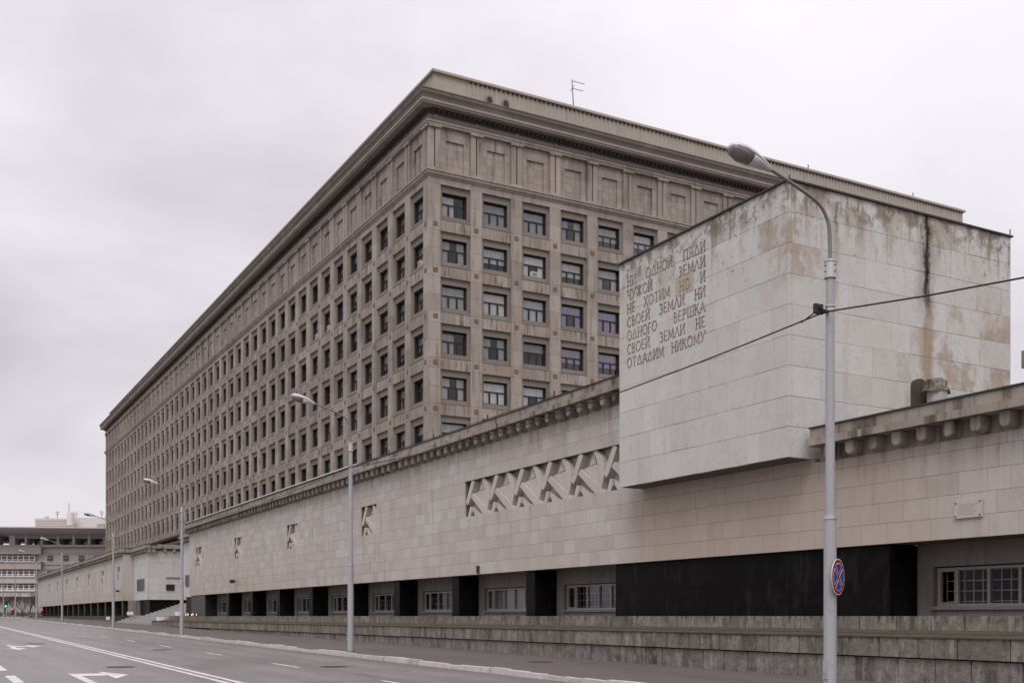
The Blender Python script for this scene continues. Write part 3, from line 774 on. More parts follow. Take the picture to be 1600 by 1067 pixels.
# stroke alphabet: (width, [(points, thick)])
def arc(cx, cy, rx, ry, a0, a1, n=14):
    return [(cx+rx*math.cos(R_(a0+(a1-a0)*i/n)), cy+ry*math.sin(R_(a0+(a1-a0)*i/n))) for i in range(n+1)]
T, N = .072, .042
G = {
 'Н': (.72, [([(.1, 0), (.1, 1)], T), ([(.62, 0), (.62, 1)], T), ([(.1, .5), (.62, .5)], N)]),
 'И': (.74, [([(.1, 0), (.1, 1)], T), ([(.64, 0), (.64, 1)], T), ([(.1, .05), (.64, .95)], N)]),
 'О': (.84, [(arc(.42, .5, .36, .49, 0, 360, 26), .085)]),
 'Д': (.84, [([(.06, .03), (.42, 1)], N), ([(.42, 1), (.78, .03)], T), ([(.03, .03), (.81, .03)], N)]),
 'П': (.72, [([(.1, 0), (.1, 1)], T), ([(.62, 0), (.62, 1)], T), ([(.02, .97), (.70, .97)], N)]),
 'Я': (.70, [([(.58, 0), (.58, 1)], T), ([(.58, .97)]+arc(.32, .74, .22, .23, 90, 270)+[(.58, .51)], N), ([(.42, .5), (.08, 0)], T)]),
 'Ч': (.68, [([(.1, 1), (.1, .62)]+arc(.3, .6, .2, .16, 180, 290, 8)+[(.58, .5)], T*.9), ([(.58, 0), (.58, 1)], T)]),
 'У': (.74, [([(.05, 1), (.38, .35)], T), ([(.70, 1), (.34, .14), (.2, .02), (.08, .04)], N)]),
 'Ж': (1.0, [([(.5, 0), (.5, 1)], T), ([(.06, 1), (.5, .5)], N), ([(.06, 0), (.5, .5)], T), ([(.94, 1), (.5, .5)], N), ([(.94, 0), (.5, .5)], T)]),
 'З': (.60, [(arc(.27, .75, .22, .23, 150, -90, 12)+arc(.27, .26, .26, .255, 90, -150, 14), .085)]),
 'Е': (.60, [([(.1, 0), (.1, 1)], T), ([(.1, .97), (.54, .97)], N), ([(.1, .5), (.46, .5)], N), ([(.1, .03), (.56, .03)], N)]),
 'М': (.92, [([(.08, 0), (.14, 1)], N), ([(.14, 1), (.46, .12)], T), ([(.46, .12), (.78, 1)], N), ([(.78, 1), (.84, 0)], T)]),
 'Л': (.78, [([(.05, 0), (.39, 1)], N), ([(.39, 1), (.73, 0)], T)]),
 'А': (.80, [([(.05, 0), (.40, 1)], N), ([(.40, 1), (.75, 0)], T), ([(.17, .34), (.62, .34)], N)]),
 'Х': (.74, [([(.08, 1), (.66, 0)], T), ([(.66, 1), (.08, 0)], N)]),
 'Т': (.72, [([(.36, 0), (.36, 1)], T), ([(.04, .97), (.68, .97)], N)]),
 'С': (.74, [(arc(.42, .5, .36, .49, 48, 312, 20), .085)]),
 'В': (.62, [([(.1, 0), (.1, 1)], T), ([(.1, .97)]+arc(.28, .75, .2, .22, 90, -90, 8)+[(.1, .53)], N), ([(.1, .53)]+arc(.31, .27, .24, .26, 90, -90, 8)+[(.1, .01)], .075)]),
 'Г': (.56, [([(.1, 0), (.1, 1)], T), ([(.02, .97), (.54, .97)], N)]),
 'Р': (.60, [([(.1, 0), (.1, 1)], T), ([(.1, .97)]+arc(.3, .73, .23, .24, 90, -90, 9)+[(.1, .49)], .07)]),
 'Ш': (1.02, [([(.1, 0), (.1, 1)], T), ([(.51, 0), (.51, 1)], T), ([(.92, 0), (.92, 1)], T), ([(.02, .03), (1.0, .03)], N)]),
 'К': (.70, [([(.1, 0), (.1, 1)], T), ([(.1, .45), (.62, 1)], N), ([(.27, .6), (.66, 0)], T)]),
}
G['Й'] = (G['И'][0], G['И'][1]+[(arc(.37, 1.22, .13, .1, 180, 360, 8), .05)])
SERIF = {'Н': [(.1, 0), (.1, 1), (.62, 0), (.62, 1)], 'И': [(.1, 0), (.1, 1), (.64, 0), (.64, 1)], 'П': [(.1, 0), (.62, 0)], 'Р': [(.1, 0)], 'Т': [(.36, 0)],
         'Ч': [(.1, 1), (.58, 0), (.58, 1)], 'У': [(.05, 1), (.70, 1)], 'К': [(.1, 0), (.1, 1), (.66, 0)], 'А': [(.05, 0), (.75, 0)], 'Л': [(.05, 0), (.73, 0)],
         'Х': [(.08, 0), (.08, 1), (.66, 0), (.66, 1)], 'Ш': [(.1, 1), (.51, 1), (.92, 1)], 'М': [(.08, 0), (.84, 0)], 'Я': [(.58, 0), (.08, 0)], 'Г': [(.1, 0)], 'Ж': [(.5, 0), (.5, 1)]}
SERIF['Й'] = SERIF['И']
GM = {}


def glyph(ch, m, h):
    key = (ch, m.name)
    if key in GM: return GM[key]
    b = MB(); k = 0
    for pts, wd in G[ch][1]:
        k += 1
        for i in range(len(pts)-1):
            p, q = Vector(pts[i]), Vector(pts[i+1]); d = q-p
            if d.length < 1e-5: continue
            n = Vector((-d.y, d.x)).normalized()*wd/2; e = d.normalized()*(wd*.12 if len(pts) > 2 else 0)
            off = .0004*k+.0003*(i % 2)
            b.prism([((r.x)*h, (r.y)*h) for r in (p-n-e, q-n+e, q+n+e, p+n-e)], 'y', -.012-off, .004)
    for i, (sx_, sy) in enumerate(SERIF.get(ch, [])):
        y0 = sy if sy == 0 else sy-.045
        b.prism([((sx_-.13)*h, y0*h), ((sx_+.13)*h, y0*h), ((sx_+.13)*h, (y0+.045)*h), ((sx_-.13)*h, (y0+.045)*h)], 'y', -.0145-.0003*i, .004)
    GM[key] = b.mesh('letter', m); return GM[key]


LINES = [['НИ', 'ОДНОЙ', 'ПЯДИ'], ['ЧУЖОЙ', 'ЗЕМЛИ'], ['НЕ', 'ХОТИМ', 'НО', 'И'], ['СВОЕЙ', 'ЗЕМЛИ', 'НИ'], ['ОДНОГО', 'ВЕРШКА'], ['СВОЕЙ', 'ЗЕМЛИ', 'НЕ'], ['ОТДАДИМ', 'НИКОМУ']]
LH = .325; TX0, TX1 = -30.25, -26.1; ls = .035
for li, words in enumerate(LINES):
    zc = 11.30-.4585*li
    tot = sum(G[c][0]*LH+ls for wd_ in words for c in wd_)-ls*len(words)
    gapw = (TX1-TX0-tot)/(len(words)-1)
    x = TX0
    for wi, wd_ in enumerate(words):
        if wd_ == 'НО' and li == 2:
            wid = sum(G[c][0]*LH+ls for c in wd_)
            piece('repair_slab', M['patch'], blk, (x+wid/2-.05, BY0+.02, zc+.02), (wid+.34, .055, .60))
        for c in wd_:
            pale = wd_ == 'НО' and li == 2
            put('letter', glyph(c, M['letter_pale'] if pale else M['letter'], LH), blk, (x, BY0-(.010 if pale else .003), zc-LH/2))
            x += G[c][0]*LH+ls
        x += gapw-ls

# the wrapped pipe stub beside the block, on the right wing's roof
t = thing('wrapped_pipe_stub', (-21.95, 26.3, 4.95), 'ragged grey wrapped pipe stub with brown patch behind the eaves brackets', 'pipe')
b = MB(); rings = []
for z, r in ((4.95, .27), (5.9, .27), (6.4, .265), (6.64, .27)):
    rings.append([(-21.95+r*math.cos(2*math.pi*k/16)*(1+.06*(k % 2)), 26.35+r*1.15*math.sin(2*math.pi*k/16)*(1+.06*(k % 2)), z) for k in range(16)])
b.loft(rings); b.build('stub', M['far_soffit'], t, WO[t.name])
b = MB(); rings = []
random.seed(5)
for z, r in ((6.60, .345), (6.66, .34), (6.80, .29), (6.92, .27), (7.0, .2)):
    rings.append([(-21.98+(r+random.uniform(-.03, .03))*math.cos(2*math.pi*k/16), 26.35+(r*1.3+random.uniform(-.06, .06))*math.sin(2*math.pi*k/16), z+random.uniform(-.05, .03)) for k in range(16)])
b.loft(rings); b.build('torn_wrap', M['plinth'], t, WO[t.name])
b = MB(); b.prism([(25.86, 4.95)]+[(26.2+.34*math.cos(R_(180-18*i)), 6.85+.22*math.sin(R_(180-18*i))) for i in range(0, 9)]+[(26.55, 4.95)], 'x', -22.5, -22.42)
b.build('backing_patch', M['ledge'], t, WO[t.name])
MB().tube([(-21.8, 26.7, 6.32), (-21.6, 28.6, 5.95)], .035, 8).build('pipe', M['dark_metal'], t, WO[t.name])
t = thing('lightning_rod', (-28.1, 24, 12.08), 'thin rusty rod standing on the roof of the inscribed block', 'rod')
MB().tube([(-28.1, 24, 12.07), (-28.1, 24, 13.6)], [.03, .02], 6).build('rod', M['tile'], t, WO[t.name])
piece('foot', M['dark_metal'], t, (-28.1, 24, 12.11), (.14, .14, .06))
t = thing('lightning_rod', (-22.9, 21.5, 12.08), 'short dark rod at the front right roof corner of the inscribed block', 'rod')
MB().tube([(-22.85, 21.4, 12.07), (-22.85, 21.4, 12.35)], .018, 6).build('rod', M['dark_metal'], t, WO[t.name])
t = thing('lightning_rod', (-22.5, 30.3, 12.08), 'short dark rod at the rear roof corner of the inscribed block', 'rod')
MB().tube([(-22.48, 30.35, 12.05), (-22.48, 30.35, 12.25)], .018, 6).build('rod', M['dark_metal'], t, WO[t.name])

# building showing behind the block at the right edge
rb = thing('building', (-12, 38, 0), 'dark grey building with deep eaves glimpsed behind the right side of the inscribed block', 'building')
MB().box(-24, 6, 34, 46, 0, 7.6).build('wall', M['lime_trim'], rb, WO[rb.name])
MB().box(-24.3, 6, 33.4, 46.2, 8.55, 9.15).build('eaves', M['lime_trim'], rb, WO[rb.name])
MB().box(-24, 6, 34.3, 46, 7.6, 8.55).build('window_band', M['far_glass'], rb, WO[rb.name])
MB().box(-24.2, 6, 33.7, 46.1, 7.3, 7.62).build('sill_band', M['lime_trim'], rb, WO[rb.name])

# ------------------------------------------------------------------ the tall office building
XC, YC, BAY, OPW, S0 = -79.6, 36.0, 3.79, 2.72, 1.07
NL, NR = 45, 17
LEN_L = S0*2+NL*BAY-(BAY-OPW); LEN_R = S0*2+NR*BAY-(BAY-OPW)
ROW0, PITCH = 34.93, 3.727
PIL = BAY-OPW
off = thing('office_building', (-120, 60, 0), 'huge ten storey tan stone office block with rows of recessed windows behind the limestone wall', 'office building')
OW = WO[off.name]


def loc(face, s, d, z):
    return (XC-s, YC-d, z) if face == 'L' else (XC+d, YC+s, z)
def dim(face, ds, dd, dz):
    return (ds, dd, dz) if face == 'L' else (dd, ds, dz)


b = MB(); b.box(XC-LEN_L+.9, XC-.9, YC+.9, YC+LEN_R-.5, 0, 35.6); b.build('core', M['interior'], off, OW)
pil, span, tiles = [], [], []
NROW = 7
for face, nb in (('L', NL), ('R', 9)):
    for c in range(nb+1):
        s = S0+c*BAY-PIL/2 if c else S0/2
        wd = PIL if c else S0
        if c == nb and face == 'L': wd = S0; s = LEN_L-S0/2
        for r in range(NROW):
            zt = ROW0-PITCH*r
            for z0, z1 in ((zt+.02, zt-1.42), (zt-1.42, zt-2.83), (zt-2.83, zt-PITCH+.02)):
                if c == 0 and face == 'R':        # corner blocks belong to the left face, right face butts them
                    pil.append((loc(face, s, -.46, (z0+z1)/2), dim(face, wd-.012, .90, abs(z1-z0)-.014)))
                elif c == 0:
                    pil.append((loc(face, -.0+(S0/2-.0)+.004, -.45, (z0+z1)/2), dim(face, wd-.02, .90, abs(z1-z0)-.014)))
                else:
                    pil.append((loc(face, s, -.45, (z0+z1)/2), dim(face, wd-.014, .90, abs(z1-z0)-.014)))
            ts = s-.02 if c else s+.08
            tiles.append((loc(face, ts, .008, zt-3.22), dim(face, .40, .03, .36)))
        if c < nb:
            so = S0+c*BAY+OPW/2
            for r in range(NROW):
                zt = ROW0-PITCH*r
                for k in (-1, 1):
                    span.append((loc(face, so+k*OPW/4, -.47, zt-2.83-.45), dim(face, OPW/2-.008, .86, PITCH-2.83-.012)))
# keep the corner clean: the left face corner pier sits behind the right face plane
pil = [((c[0]-.003, c[1]+.003, c[2]), d) for c, d in pil]
emit(pil, 'pilaster_block', M['office'], off, 300, OW)
emit(span, 'spandrel_block', M['spandrel'], off, 300, OW)
emit(tiles, 'inset_tile', M['tile'], off, 300, OW)

# window surround, sash frame, panes and curtains (x across, -y outwards, z up from the sash foot)
SW, SH = 2.26, 1.89
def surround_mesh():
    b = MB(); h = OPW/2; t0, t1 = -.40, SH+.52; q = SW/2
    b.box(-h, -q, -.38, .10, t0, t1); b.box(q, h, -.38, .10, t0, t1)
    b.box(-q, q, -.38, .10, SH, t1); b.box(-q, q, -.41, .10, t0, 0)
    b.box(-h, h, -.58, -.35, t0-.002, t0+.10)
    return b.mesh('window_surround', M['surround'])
def sash_mesh(kind):
    b = MB(); q = SW/2; f = .085; zt = SH*.57
    b.box(-q, q, -.04, .05, 0, f); b.box(-q, q, -.04, .05, SH-f, SH); b.box(-q, -q+f, -.042, .048, .002, SH-.002); b.box(q-f, q, -.042, .048, .002, SH-.002)
    b.box(-q+f, q-f, -.045, .05, zt-.05, zt+.05)
    for k in (-1, 1): b.box(k*q*.34-.035, k*q*.34+.035, -.044, .046, f, zt-.05)
    b.box(-q, -q+.03, -.26, -.043, .003, SH-.003); b.box(q-.03, q, -.26, -.043, .003, SH-.003); b.box(-q, q, -.25, -.041, SH-.035, SH)
    if kind:
        m_ = .034; c0 = q*.34+.035
        for a, e in ((-q+f, -c0), (-c0+.07, c0-.07), (c0, q-f)):
            b.box(a, a+m_, -.03, .03, f, zt-.05); b.box(e-m_, e, -.03, .03, f, zt-.05)
            b.box(a+m_, e-m_, -.03, .03, f, f+m_)
    return b.mesh('window', M['frame'])
SUR = surround_mesh(); SASH = [sash_mesh(0), sash_mesh(1)]
PANES = [((0, SH*.785), (SW-.15, SH*.43-.125))]+[((k*SW/2*.655, SH*.30), (SW*.31-.03, SH*.57-.125)) for k in (-1, 0, 1)]
def pane_mesh(mm, four=True):
    b = MB()
    for (cx, cz), (w_, h_) in PANES: b.cbox((cx, 0, cz), (w_, .006, h_))
    return b.mesh('glazing', mm)
GLZ = {k: pane_mesh(M[k]) for k in ('glass', 'glass_lilac')}
def curtain_meshes():
    out = []
    for kind in range(6):
        for mk in ('curtain', 'blind', 'blind_lilac'):
            b = MB(); q = SW/2-.05
            def pleats(x0, x1, z0, z1):
                n = max(4, int((x1-x0)/.09)); pts = [(x0+(x1-x0)*i/n, .062+.018*(i % 2)) for i in range(n+1)]
                k0 = len(b.v)
                for px, py in pts: b.v += [(px, py, z0), (px, py, z1)]
                b.f += [(k0+2*i, k0+2*i+2, k0+2*i+3, k0+2*i+1) for i in range(n)]
            if kind == 0: pleats(-q, q, .03, SH-.03)
            elif kind == 1: pleats(-q, q, SH*.57, SH-.03)
            elif kind == 2: pleats(-q, -q*.25, .03, SH-.03); pleats(q*.35, q, .03, SH-.03)
            elif kind == 3: pleats(-q, q, SH*.35, SH-.03)
            elif kind == 4: pleats(-q, q*.1, .03, SH*.9)
            else: pleats(-q, q, SH*.57, SH-.03); pleats(-q, -q*.36, .03, SH*.57); pleats(q*.36, q, .03, SH*.56)
            out.append((kind, mk, b.mesh('curtain', M[mk])))
    return {(k, m_): me for k, m_, me in out}
CUR = curtain_meshes()

wins = []
for face, nb in (('L', NL), ('R', 8)):
    for c in range(nb):
        for r in range(NROW):
            if face == 'R' and (r > 5 or (c > 5 and r > 2)): continue
            p = loc(face, S0+c*BAY+OPW/2, -.60, ROW0-PITCH*r-2.41)
            wins.append((Vector(p).length, face, c, r, p))
wins.sort()
random.seed(23)
stf, stg, sts, stc = MB(), MB(), MB(), MB()


def addmesh(b, me, p, rot):
    k = len(b.v)
    for v in me.vertices:
        x, y, z = v.co
        if rot: x, y = -y, x
        b.v.append((x+p[0], y+p[1], z+p[2]))
    for f in me.polygons: b.f.append(tuple(k+i for i in f.vertices))


for i, (dist, face, c, r, p) in enumerate(wins):
    rot = math.pi/2 if face == 'R' else 0.0
    lil = face == 'R' and c in (3, 4) and r in (2, 3, 4)
    gm = 'glass_lilac' if lil else 'glass'
    kind = random.choice((0, 0, 0, 0, 1, 2, 3, 3, 5, 4)); mk = random.choice(('curtain', 'curtain', 'blind'))
    if lil: kind, mk = random.choice((0, 5, 3)), 'blind_lilac'
    has = random.random() < (.97 if face == 'R' else .9)
    if i < 300:
        fr = put('window', SASH[1 if dist < 100 else 0], off, p, rot)
        sub = Vector(WO[fr.name])
        def child(name, me, l=(0, 0, 0), sc=None):
            o = bpy.data.objects.new(name, me); C.objects.link(o); o.parent = fr; o.location = l
            if sc: o.scale = sc
            return o
        if i < 75:
            for (cx, cz), (w_, h_) in PANES: child('pane', cube(M[gm]), (cx, .004, cz), (w_, .006, h_))
        else: child('glazing', GLZ[gm])
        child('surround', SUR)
        if has: child('curtain', CUR[(kind, mk)])
    else:
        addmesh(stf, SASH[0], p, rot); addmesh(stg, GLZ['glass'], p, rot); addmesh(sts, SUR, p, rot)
        if has: addmesh(stc, CUR[(kind, mk)], p, rot)
if stf.v:
    stf.build('windows', M['frame'], off, OW, kind='stuff'); stg.build('glazing', M['glass'], off, OW, kind='stuff')
    sts.build('surrounds', M['surround'], off, OW, kind='stuff')
    if stc.v: stc.build('curtains', M['curtain'], off, OW, kind='stuff')

# wall between the top row and the string course, in panels; plain wall below and far right
bx = []
for face, nb in (('L', NL), ('R', 12)):
    n = int(nb*BAY/1.9)
    for k in range(n):
        s = .02+(k+.5)*1.9
        bx.append((loc(face, s, -.45 if face == 'L' else -.455, ROW0+.31), dim(face, 1.89, .88, .56)))
emit(bx, 'band_block', M['office'], off, 150, OW)
b = MB(); b.box(XC-LEN_L, XC-.0, YC+.004, YC+2, -1, ROW0-PITCH*7+.03); b.box(XC-2, XC-.004, YC+.5, YC+LEN_R, -1, ROW0-PITCH*7+.03)
b.box(XC-2, XC-.004, YC+S0+9*BAY-.03, YC+LEN_R, ROW0-PITCH*7, 35.5); b.box(XC-LEN_L+.01, XC-LEN_L+1.0, YC+.02, YC+LEN_R, 0, 35.5)
b.build('lower_wall', M['office'], off, OW)


def ringloft(prof, name, m, cap=True):
    b = MB(); rings = []
    for d, z in prof:
        rings.append([(XC+d, YC-d, z), (XC+d, YC+LEN_R+d, z), (XC-LEN_L-d, YC+LEN_R+d, z), (XC-LEN_L-d, YC-d, z)])
    b.loft(rings, cap); return b.build(name, m, off, OW)


ringloft([(-.2, 35.46), (.04, 35.47), (.10, 35.56), (.22, 35.66), (.22, 35.84), (.30, 35.86), (.30, 35.98), (.05, 36.06), (-.4, 36.07)], 'string_course', M['office'])
ringloft([(-.35, 36.05), (-.35, 39.62), (-.35, 39.95)], 'attic_wall', M['office'])
ringloft([(-.3, 39.60), (.14, 39.62), (.14, 39.78), (.20, 39.80), (.20, 39.98), (-.3, 39.985)], 'architrave', M['office'])
ringloft([(-.3, 39.97), (.02, 39.98), (.02, 40.10), (.06, 40.12), (.06, 40.17), (.02, 40.19), (.02, 40.44), (-.3, 40.45)], 'frieze', M['office_lip'])
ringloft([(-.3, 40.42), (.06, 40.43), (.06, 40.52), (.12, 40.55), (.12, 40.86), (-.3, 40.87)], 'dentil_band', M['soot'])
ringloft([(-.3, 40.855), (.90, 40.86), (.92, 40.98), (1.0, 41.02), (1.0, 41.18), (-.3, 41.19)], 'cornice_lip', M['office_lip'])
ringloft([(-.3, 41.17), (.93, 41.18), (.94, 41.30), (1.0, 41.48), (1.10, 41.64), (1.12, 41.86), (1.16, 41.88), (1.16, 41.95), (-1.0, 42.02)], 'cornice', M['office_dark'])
ringloft([(-.85, 41.9), (-.85, 44.35), (-1.0, 44.36)], 'parapet', M['corr'])
ringloft([(-1.2, 44.30), (-.62, 44.32), (-.62, 44.50), (-.72, 44.60), (-1.3, 44.63)], 'parapet_coping', M['corr'])
# dentils, corrugation ribs
b = MB(); s = .3
while s < LEN_L: q = loc('L', s, .24, 40.72); b.cbox(q, dim('L', .23, .30, .26)); s += .46
s = .3
while s < LEN_R: q = loc('R', s, .24, 40.72); b.cbox(q, dim('R', .23, .30, .26)); s += .46
b.build('dentils', M['soot'], off, OW, kind='stuff')
b = MB(); s = 4.0
while s < LEN_R-1: q = loc('R', s, -.84, 43.3); b.cbox(q, dim('R', .22, .045, 2.0)); s += .44
s = 1.5
while s < LEN_L-1: q = loc('L', s, -.83, 43.3); b.cbox(q, dim('L', .22, .07, 2.0)); s += .44
b.build('sheet_ribs', M['corr'], off, OW, kind='stuff')
b = MB(); s = 4.2
while s < LEN_R-1: q = loc('R', s, -.81, 44.22); b.cbox(q, dim('R', .16, .06, .14)); s += .44
b.build('rib_gaps', M['mortar_dk'], off, OW, kind='stuff')
# attic storey: twin pilasters with slot, cap, recessed blank panels
def attic_panel():
    b = MB(); h = OPW/2-.02; q = .84; z0, z1 = .06, 3.54; zi = 2.60
    hs = [z0, .72, 1.36, 1.98, zi]; gp = .014
    for a, e in zip(hs[:-1], hs[1:]):
        b.box(-h, -q, .0, .22, a, e-gp); b.box(q, h, .0, .22, a, e-gp)
        b.box(-q+.006, -.02, .15, .22, a, e-gp); b.box(-.006, q-.006, .15, .22, a, e-gp)
    b.box(-h, -.45, .0, .22, zi, z1); b.box(-.438, .55, .0, .22, zi, z1); b.box(.562, h, .0, .22, zi, z1)
    b.box(-h+.01, h-.01, .23, .30, z0, z1)
    return b.mesh('blank_panel', M['office'])
ATP = attic_panel()
pl_, cp_, sl_ = [], [], []
for face, nb in (('L', NL), ('R', 13)):
    rot = math.pi/2 if face == 'R' else 0.0
    for c in range(nb+1):
        s = S0+c*BAY-PIL/2 if c else S0/2+.0
        if c == nb and face == 'L': s = LEN_L-S0/2
        for k in (-1, 1):
            if c == 0 and k == -1 and face == 'L':
                pl_.append((loc(face, .27, -.27, 37.84), dim(face, .46, .46, 3.54))); continue
            if c == 0 and k == -1: continue
            pl_.append((loc(face, s+k*.29, -.16, 37.84), dim(face, .45, .36, 3.54)))
        if not (c == 0 and face == 'L'): sl_.append((loc(face, s, -.30, 37.9), dim(face, .125, .06, 3.2)))
        cp_.append((loc(face, s+(0 if c else .03), -.06, 39.53), dim(face, 1.16 if c else 1.1, .44, .17)))
        cp_.append((loc(face, s+(0 if c else .01), -.12, 36.14), dim(face, 1.12, .32, .20)))
        if c < nb and (face == 'L' or c < 13):
            q = loc(face, S0+c*BAY+OPW/2, -.16, 36.04); put('blank_panel', ATP, off, q, rot)
emit(pl_, 'attic_pilaster', M['office'], off, 200, OW)
emit(sl_, 'pilaster_slot', M['mortar_dk'], off, 100, OW)
emit(cp_, 'pilaster_cap', M['office'], off, 200, OW)
# round medallions on the frieze of the right face
MED = MB().tube([(0, .0, 0), (0, -.07, 0)], .17, 14).tube([(0, -.06, 0), (0, -.10, 0)], .09, 10).mesh('medallion', M['office_lip'])
for face, nb in (('L', 20), ('R', 10)):
    for c in range(nb):
        s = S0/2+.1 if c == 0 else S0+c*BAY-PIL/2
        put('medallion', MED, off, loc(face, s, .02, 40.30), math.pi/2 if face == 'R' else 0)
# parapet vents
for s, dz in ((5.9, 0), (7.45, .05)):
    q = loc('R', s, -.8, 42.6+dz)
    b = MB(); b.prism([(-.36, 0)]+[(.36*math.cos(R_(180-20*i)), .62+.36*math.sin(R_(180-20*i))) for i in range(10)]+[(.36, 0)], 'x', 0, .12)
    b.v = [(x+q[0], y+q[1], z+q[2]) for x, y, z in b.v]
    o = b.build('parapet_vent', M['office_lip'], off, q)
    b = MB(); b.prism([(-.25, .05)]+[(.25*math.cos(R_(180-20*i)), .56+.25*math.sin(R_(180-20*i))) for i in range(10)]+[(.25, .05)], 'x', .10, .135)
    b.v = [(x+q[0], y+q[1], z+q[2]) for x, y, z in b.v]
    b.build('opening', M['mortar_dk'], o, q)
# ground floor projection seen through the gap above the stairs
MB().box(-215, -95, 34.9, YC+.0, 0, 11.0).build('base_storey', M['interior'], off, OW)
b = MB(); b.box(-215, -95, 33.6, YC-.0, 12.0, 12.35); b.box(-215, -95, 34.3, YC-.01, 11.0, 11.4); b.build('base_cornice', M['office_dark'], off, OW)

# roof aerials
t = thing('tv_aerial', (XC-1.0, 50.3, 44.6), 'thin television aerial with two booms on the roof edge of the tan office block', 'aerial')
MB().tube([(XC-1.0, 50.37, 44.6), (XC-1.0, 50.2, 47.0)], [.05, .035], 6).build('mast', M['dark_metal'], t, WO[t.name])
for z, l in ((46.85, 1.25), (46.2, 1.1)):
    MB().tube([(XC-1.0, 50.2, z), (XC-.9, 50.2+l, z-.03)], .03, 6).build('boom', M['dark_metal'], t, WO[t.name])
MB().tube([(XC-1.0, 50.0, 45.9), (XC-1.0, 50.45, 46.5)], .02, 6).build('element', M['dark_metal'], t, WO[t.name])
for y, lab in ((78.0, 'nearer of two short rods on the parapet of the tan office block'), (93.0, 'farther of two short rods on the parapet of the tan office block')):
    t = thing('lightning_rod', (XC-1, y, 44.6), lab, 'rod')
    MB().tube([(XC-1, y, 44.55), (XC-1, y, 45.1)], .05, 6).build('rod', M['dark_metal'], t, WO[t.name])

# air conditioners in sash windows
def aircon(p, face, lab):
    t = thing('air_conditioner', p, lab, 'air conditioner', 'air conditioners in office windows')
    dx, dy = (.62, .5) if face == 'L' else (.5, .62)
    piece('case', M['ac'], t, (p[0], p[1], p[2]+.22), (dx, dy, .42))
    n = (0, -.255) if face == 'L' else (.255, 0)
    b = MB()
    for k in range(5):
        z = p[2]+.09+.062*k
        b.cbox((p[0]+n[0], p[1]+n[1], z), (.5 if face == 'L' else .012, .5 if face == 'R' else .012, .03))
    b.build('louvres', M['dark_metal'], t, WO[t.name])
def winpos(face, c, r): return loc(face, S0+c*BAY+OPW/2, -.5, ROW0-PITCH*r-2.35)
aircon(winpos('R', 2, 1), 'R', 'white air conditioner in the third window of the second row on the right face')
aircon(winpos('L', 0, 1), 'L', 'white air conditioner in the left face window next to the building corner')
for c_, lab in ((6, 'white air conditioner in the left face, nearer of a pair in the second row'), (7, 'white air conditioner in the left face, farther of a pair in the second row')):
    aircon(winpos('L', c_, 1), 'L', lab)

# ------------------------------------------------------------------ far limestone wing beyond the stairs
fp = thing('podium_building', (-190, 23, 0), 'farther limestone wing with small carved panels left of the stairs', 'building')
FR = [1.9+.62*i for i in range(10)]
fcuts = [(-142.9-13.6*k-1.15, -142.9-13.6*k+1.15) for k in range(7)]
bx = []
FROWS = [1.9, 2.77, 3.65, 4.53, 6.15, 6.9, 7.6]
slabs(-248, -139.6, FROWS, 22.0, bx, 1.1, 1.9, cutrows=(3,), cutlist=fcuts, gap=.012)
emit(bx, 'stone_slab', M['lime'], fp, 0)
b = MB(); b.box(-247.98, -139.62, 22.06, 22.45, 1.91, 4.53); b.box(-247.98, -139.62, 22.06, 22.45, 6.15, 7.6)
a = -247.98
for c0, c1 in sorted(fcuts): b.box(a, c0, 22.06, 22.45, 4.53, 6.15); a = c1
b.box(a, -139.62, 22.06, 22.45, 4.53, 6.15)
b.box(-247.98, -139.62, 22.36, 34, 1.91, 7.9)
b.build('wall', M['lime'], fp, WO[fp.name])
for c0, c1 in fcuts: put('carved_relief', REL, fp, (c0+.01, 22.345, 4.54))
cornice(fp, -248, -139.6, 22.0, 3.1, parts=False)
MB().box(-139.598, -139.54, 22.0, 23.27, 1.9, 7.6).build('return_slab', M['lime'], fp, WO[fp.name])
MB().box(-139.6, -139.3, 21.55, 23.3, 7.80, 8.25).build('coping_return', M['lime_trim'], fp, WO[fp.name])
# stepped end: set back face, then the flank along the stairs
bx = []
slabs(-139.6, -130.2, FROWS, 23.28, bx, .9, 1.6, gap=.012); sb = []
slabs(23.40, 34, FROWS, 0, sb, .9, 1.6, gap=.012)
for c, d in sb: bx.append(((-130.2-.06+c[1]-.05, c[0], c[2]), (d[1], d[0], d[2])))
emit(bx, 'end_slab', M['lime_pale'], fp, 150)
MB().box(-139.6, -130.25, 23.34, 34, 1.91, 7.9).build('end_wall', M['mortar'], fp, WO[fp.name])
cornice(fp, -139.6, -129.8, 23.28, 3.1, parts=False)
b = MB(); b.box(-130.3, -129.75, 22.8, 34, 7.85, 8.04); b.box(-130.3, -129.9, 22.9, 34, 8.04, 8.33); b.build('flank_cornice', M['lime_trim'], fp, WO[fp.name])
for k in range(9): put('bracket', BRK, fp, (-130.22, 24.1+1.05*k, 7.46), math.pi/2)
MB().box(-130.2, -130.1, 25.3, 32, 4.42, 4.52).build('pipe', M['plaster'], fp, WO[fp.name])
b = MB(); b.box(-246.5, -139.7, 23.2, 24, -.02, 1.91); b.box(-139.7, -130.4, 23.5, 33, -.02, 1.9); b.build('recess_wall', M['granite'], fp, WO[fp.name])
for k in range(15): piece('granite_pier', M['granite2'], fp, (-141.2-7.05*k, 22.7, .95), (.9, 1.0, 1.9))
MB().box(-139.62, -136.2, 22.6, 23.5, -.02, 1.9).build('end_pier', M['plaster'], fp, WO[fp.name])

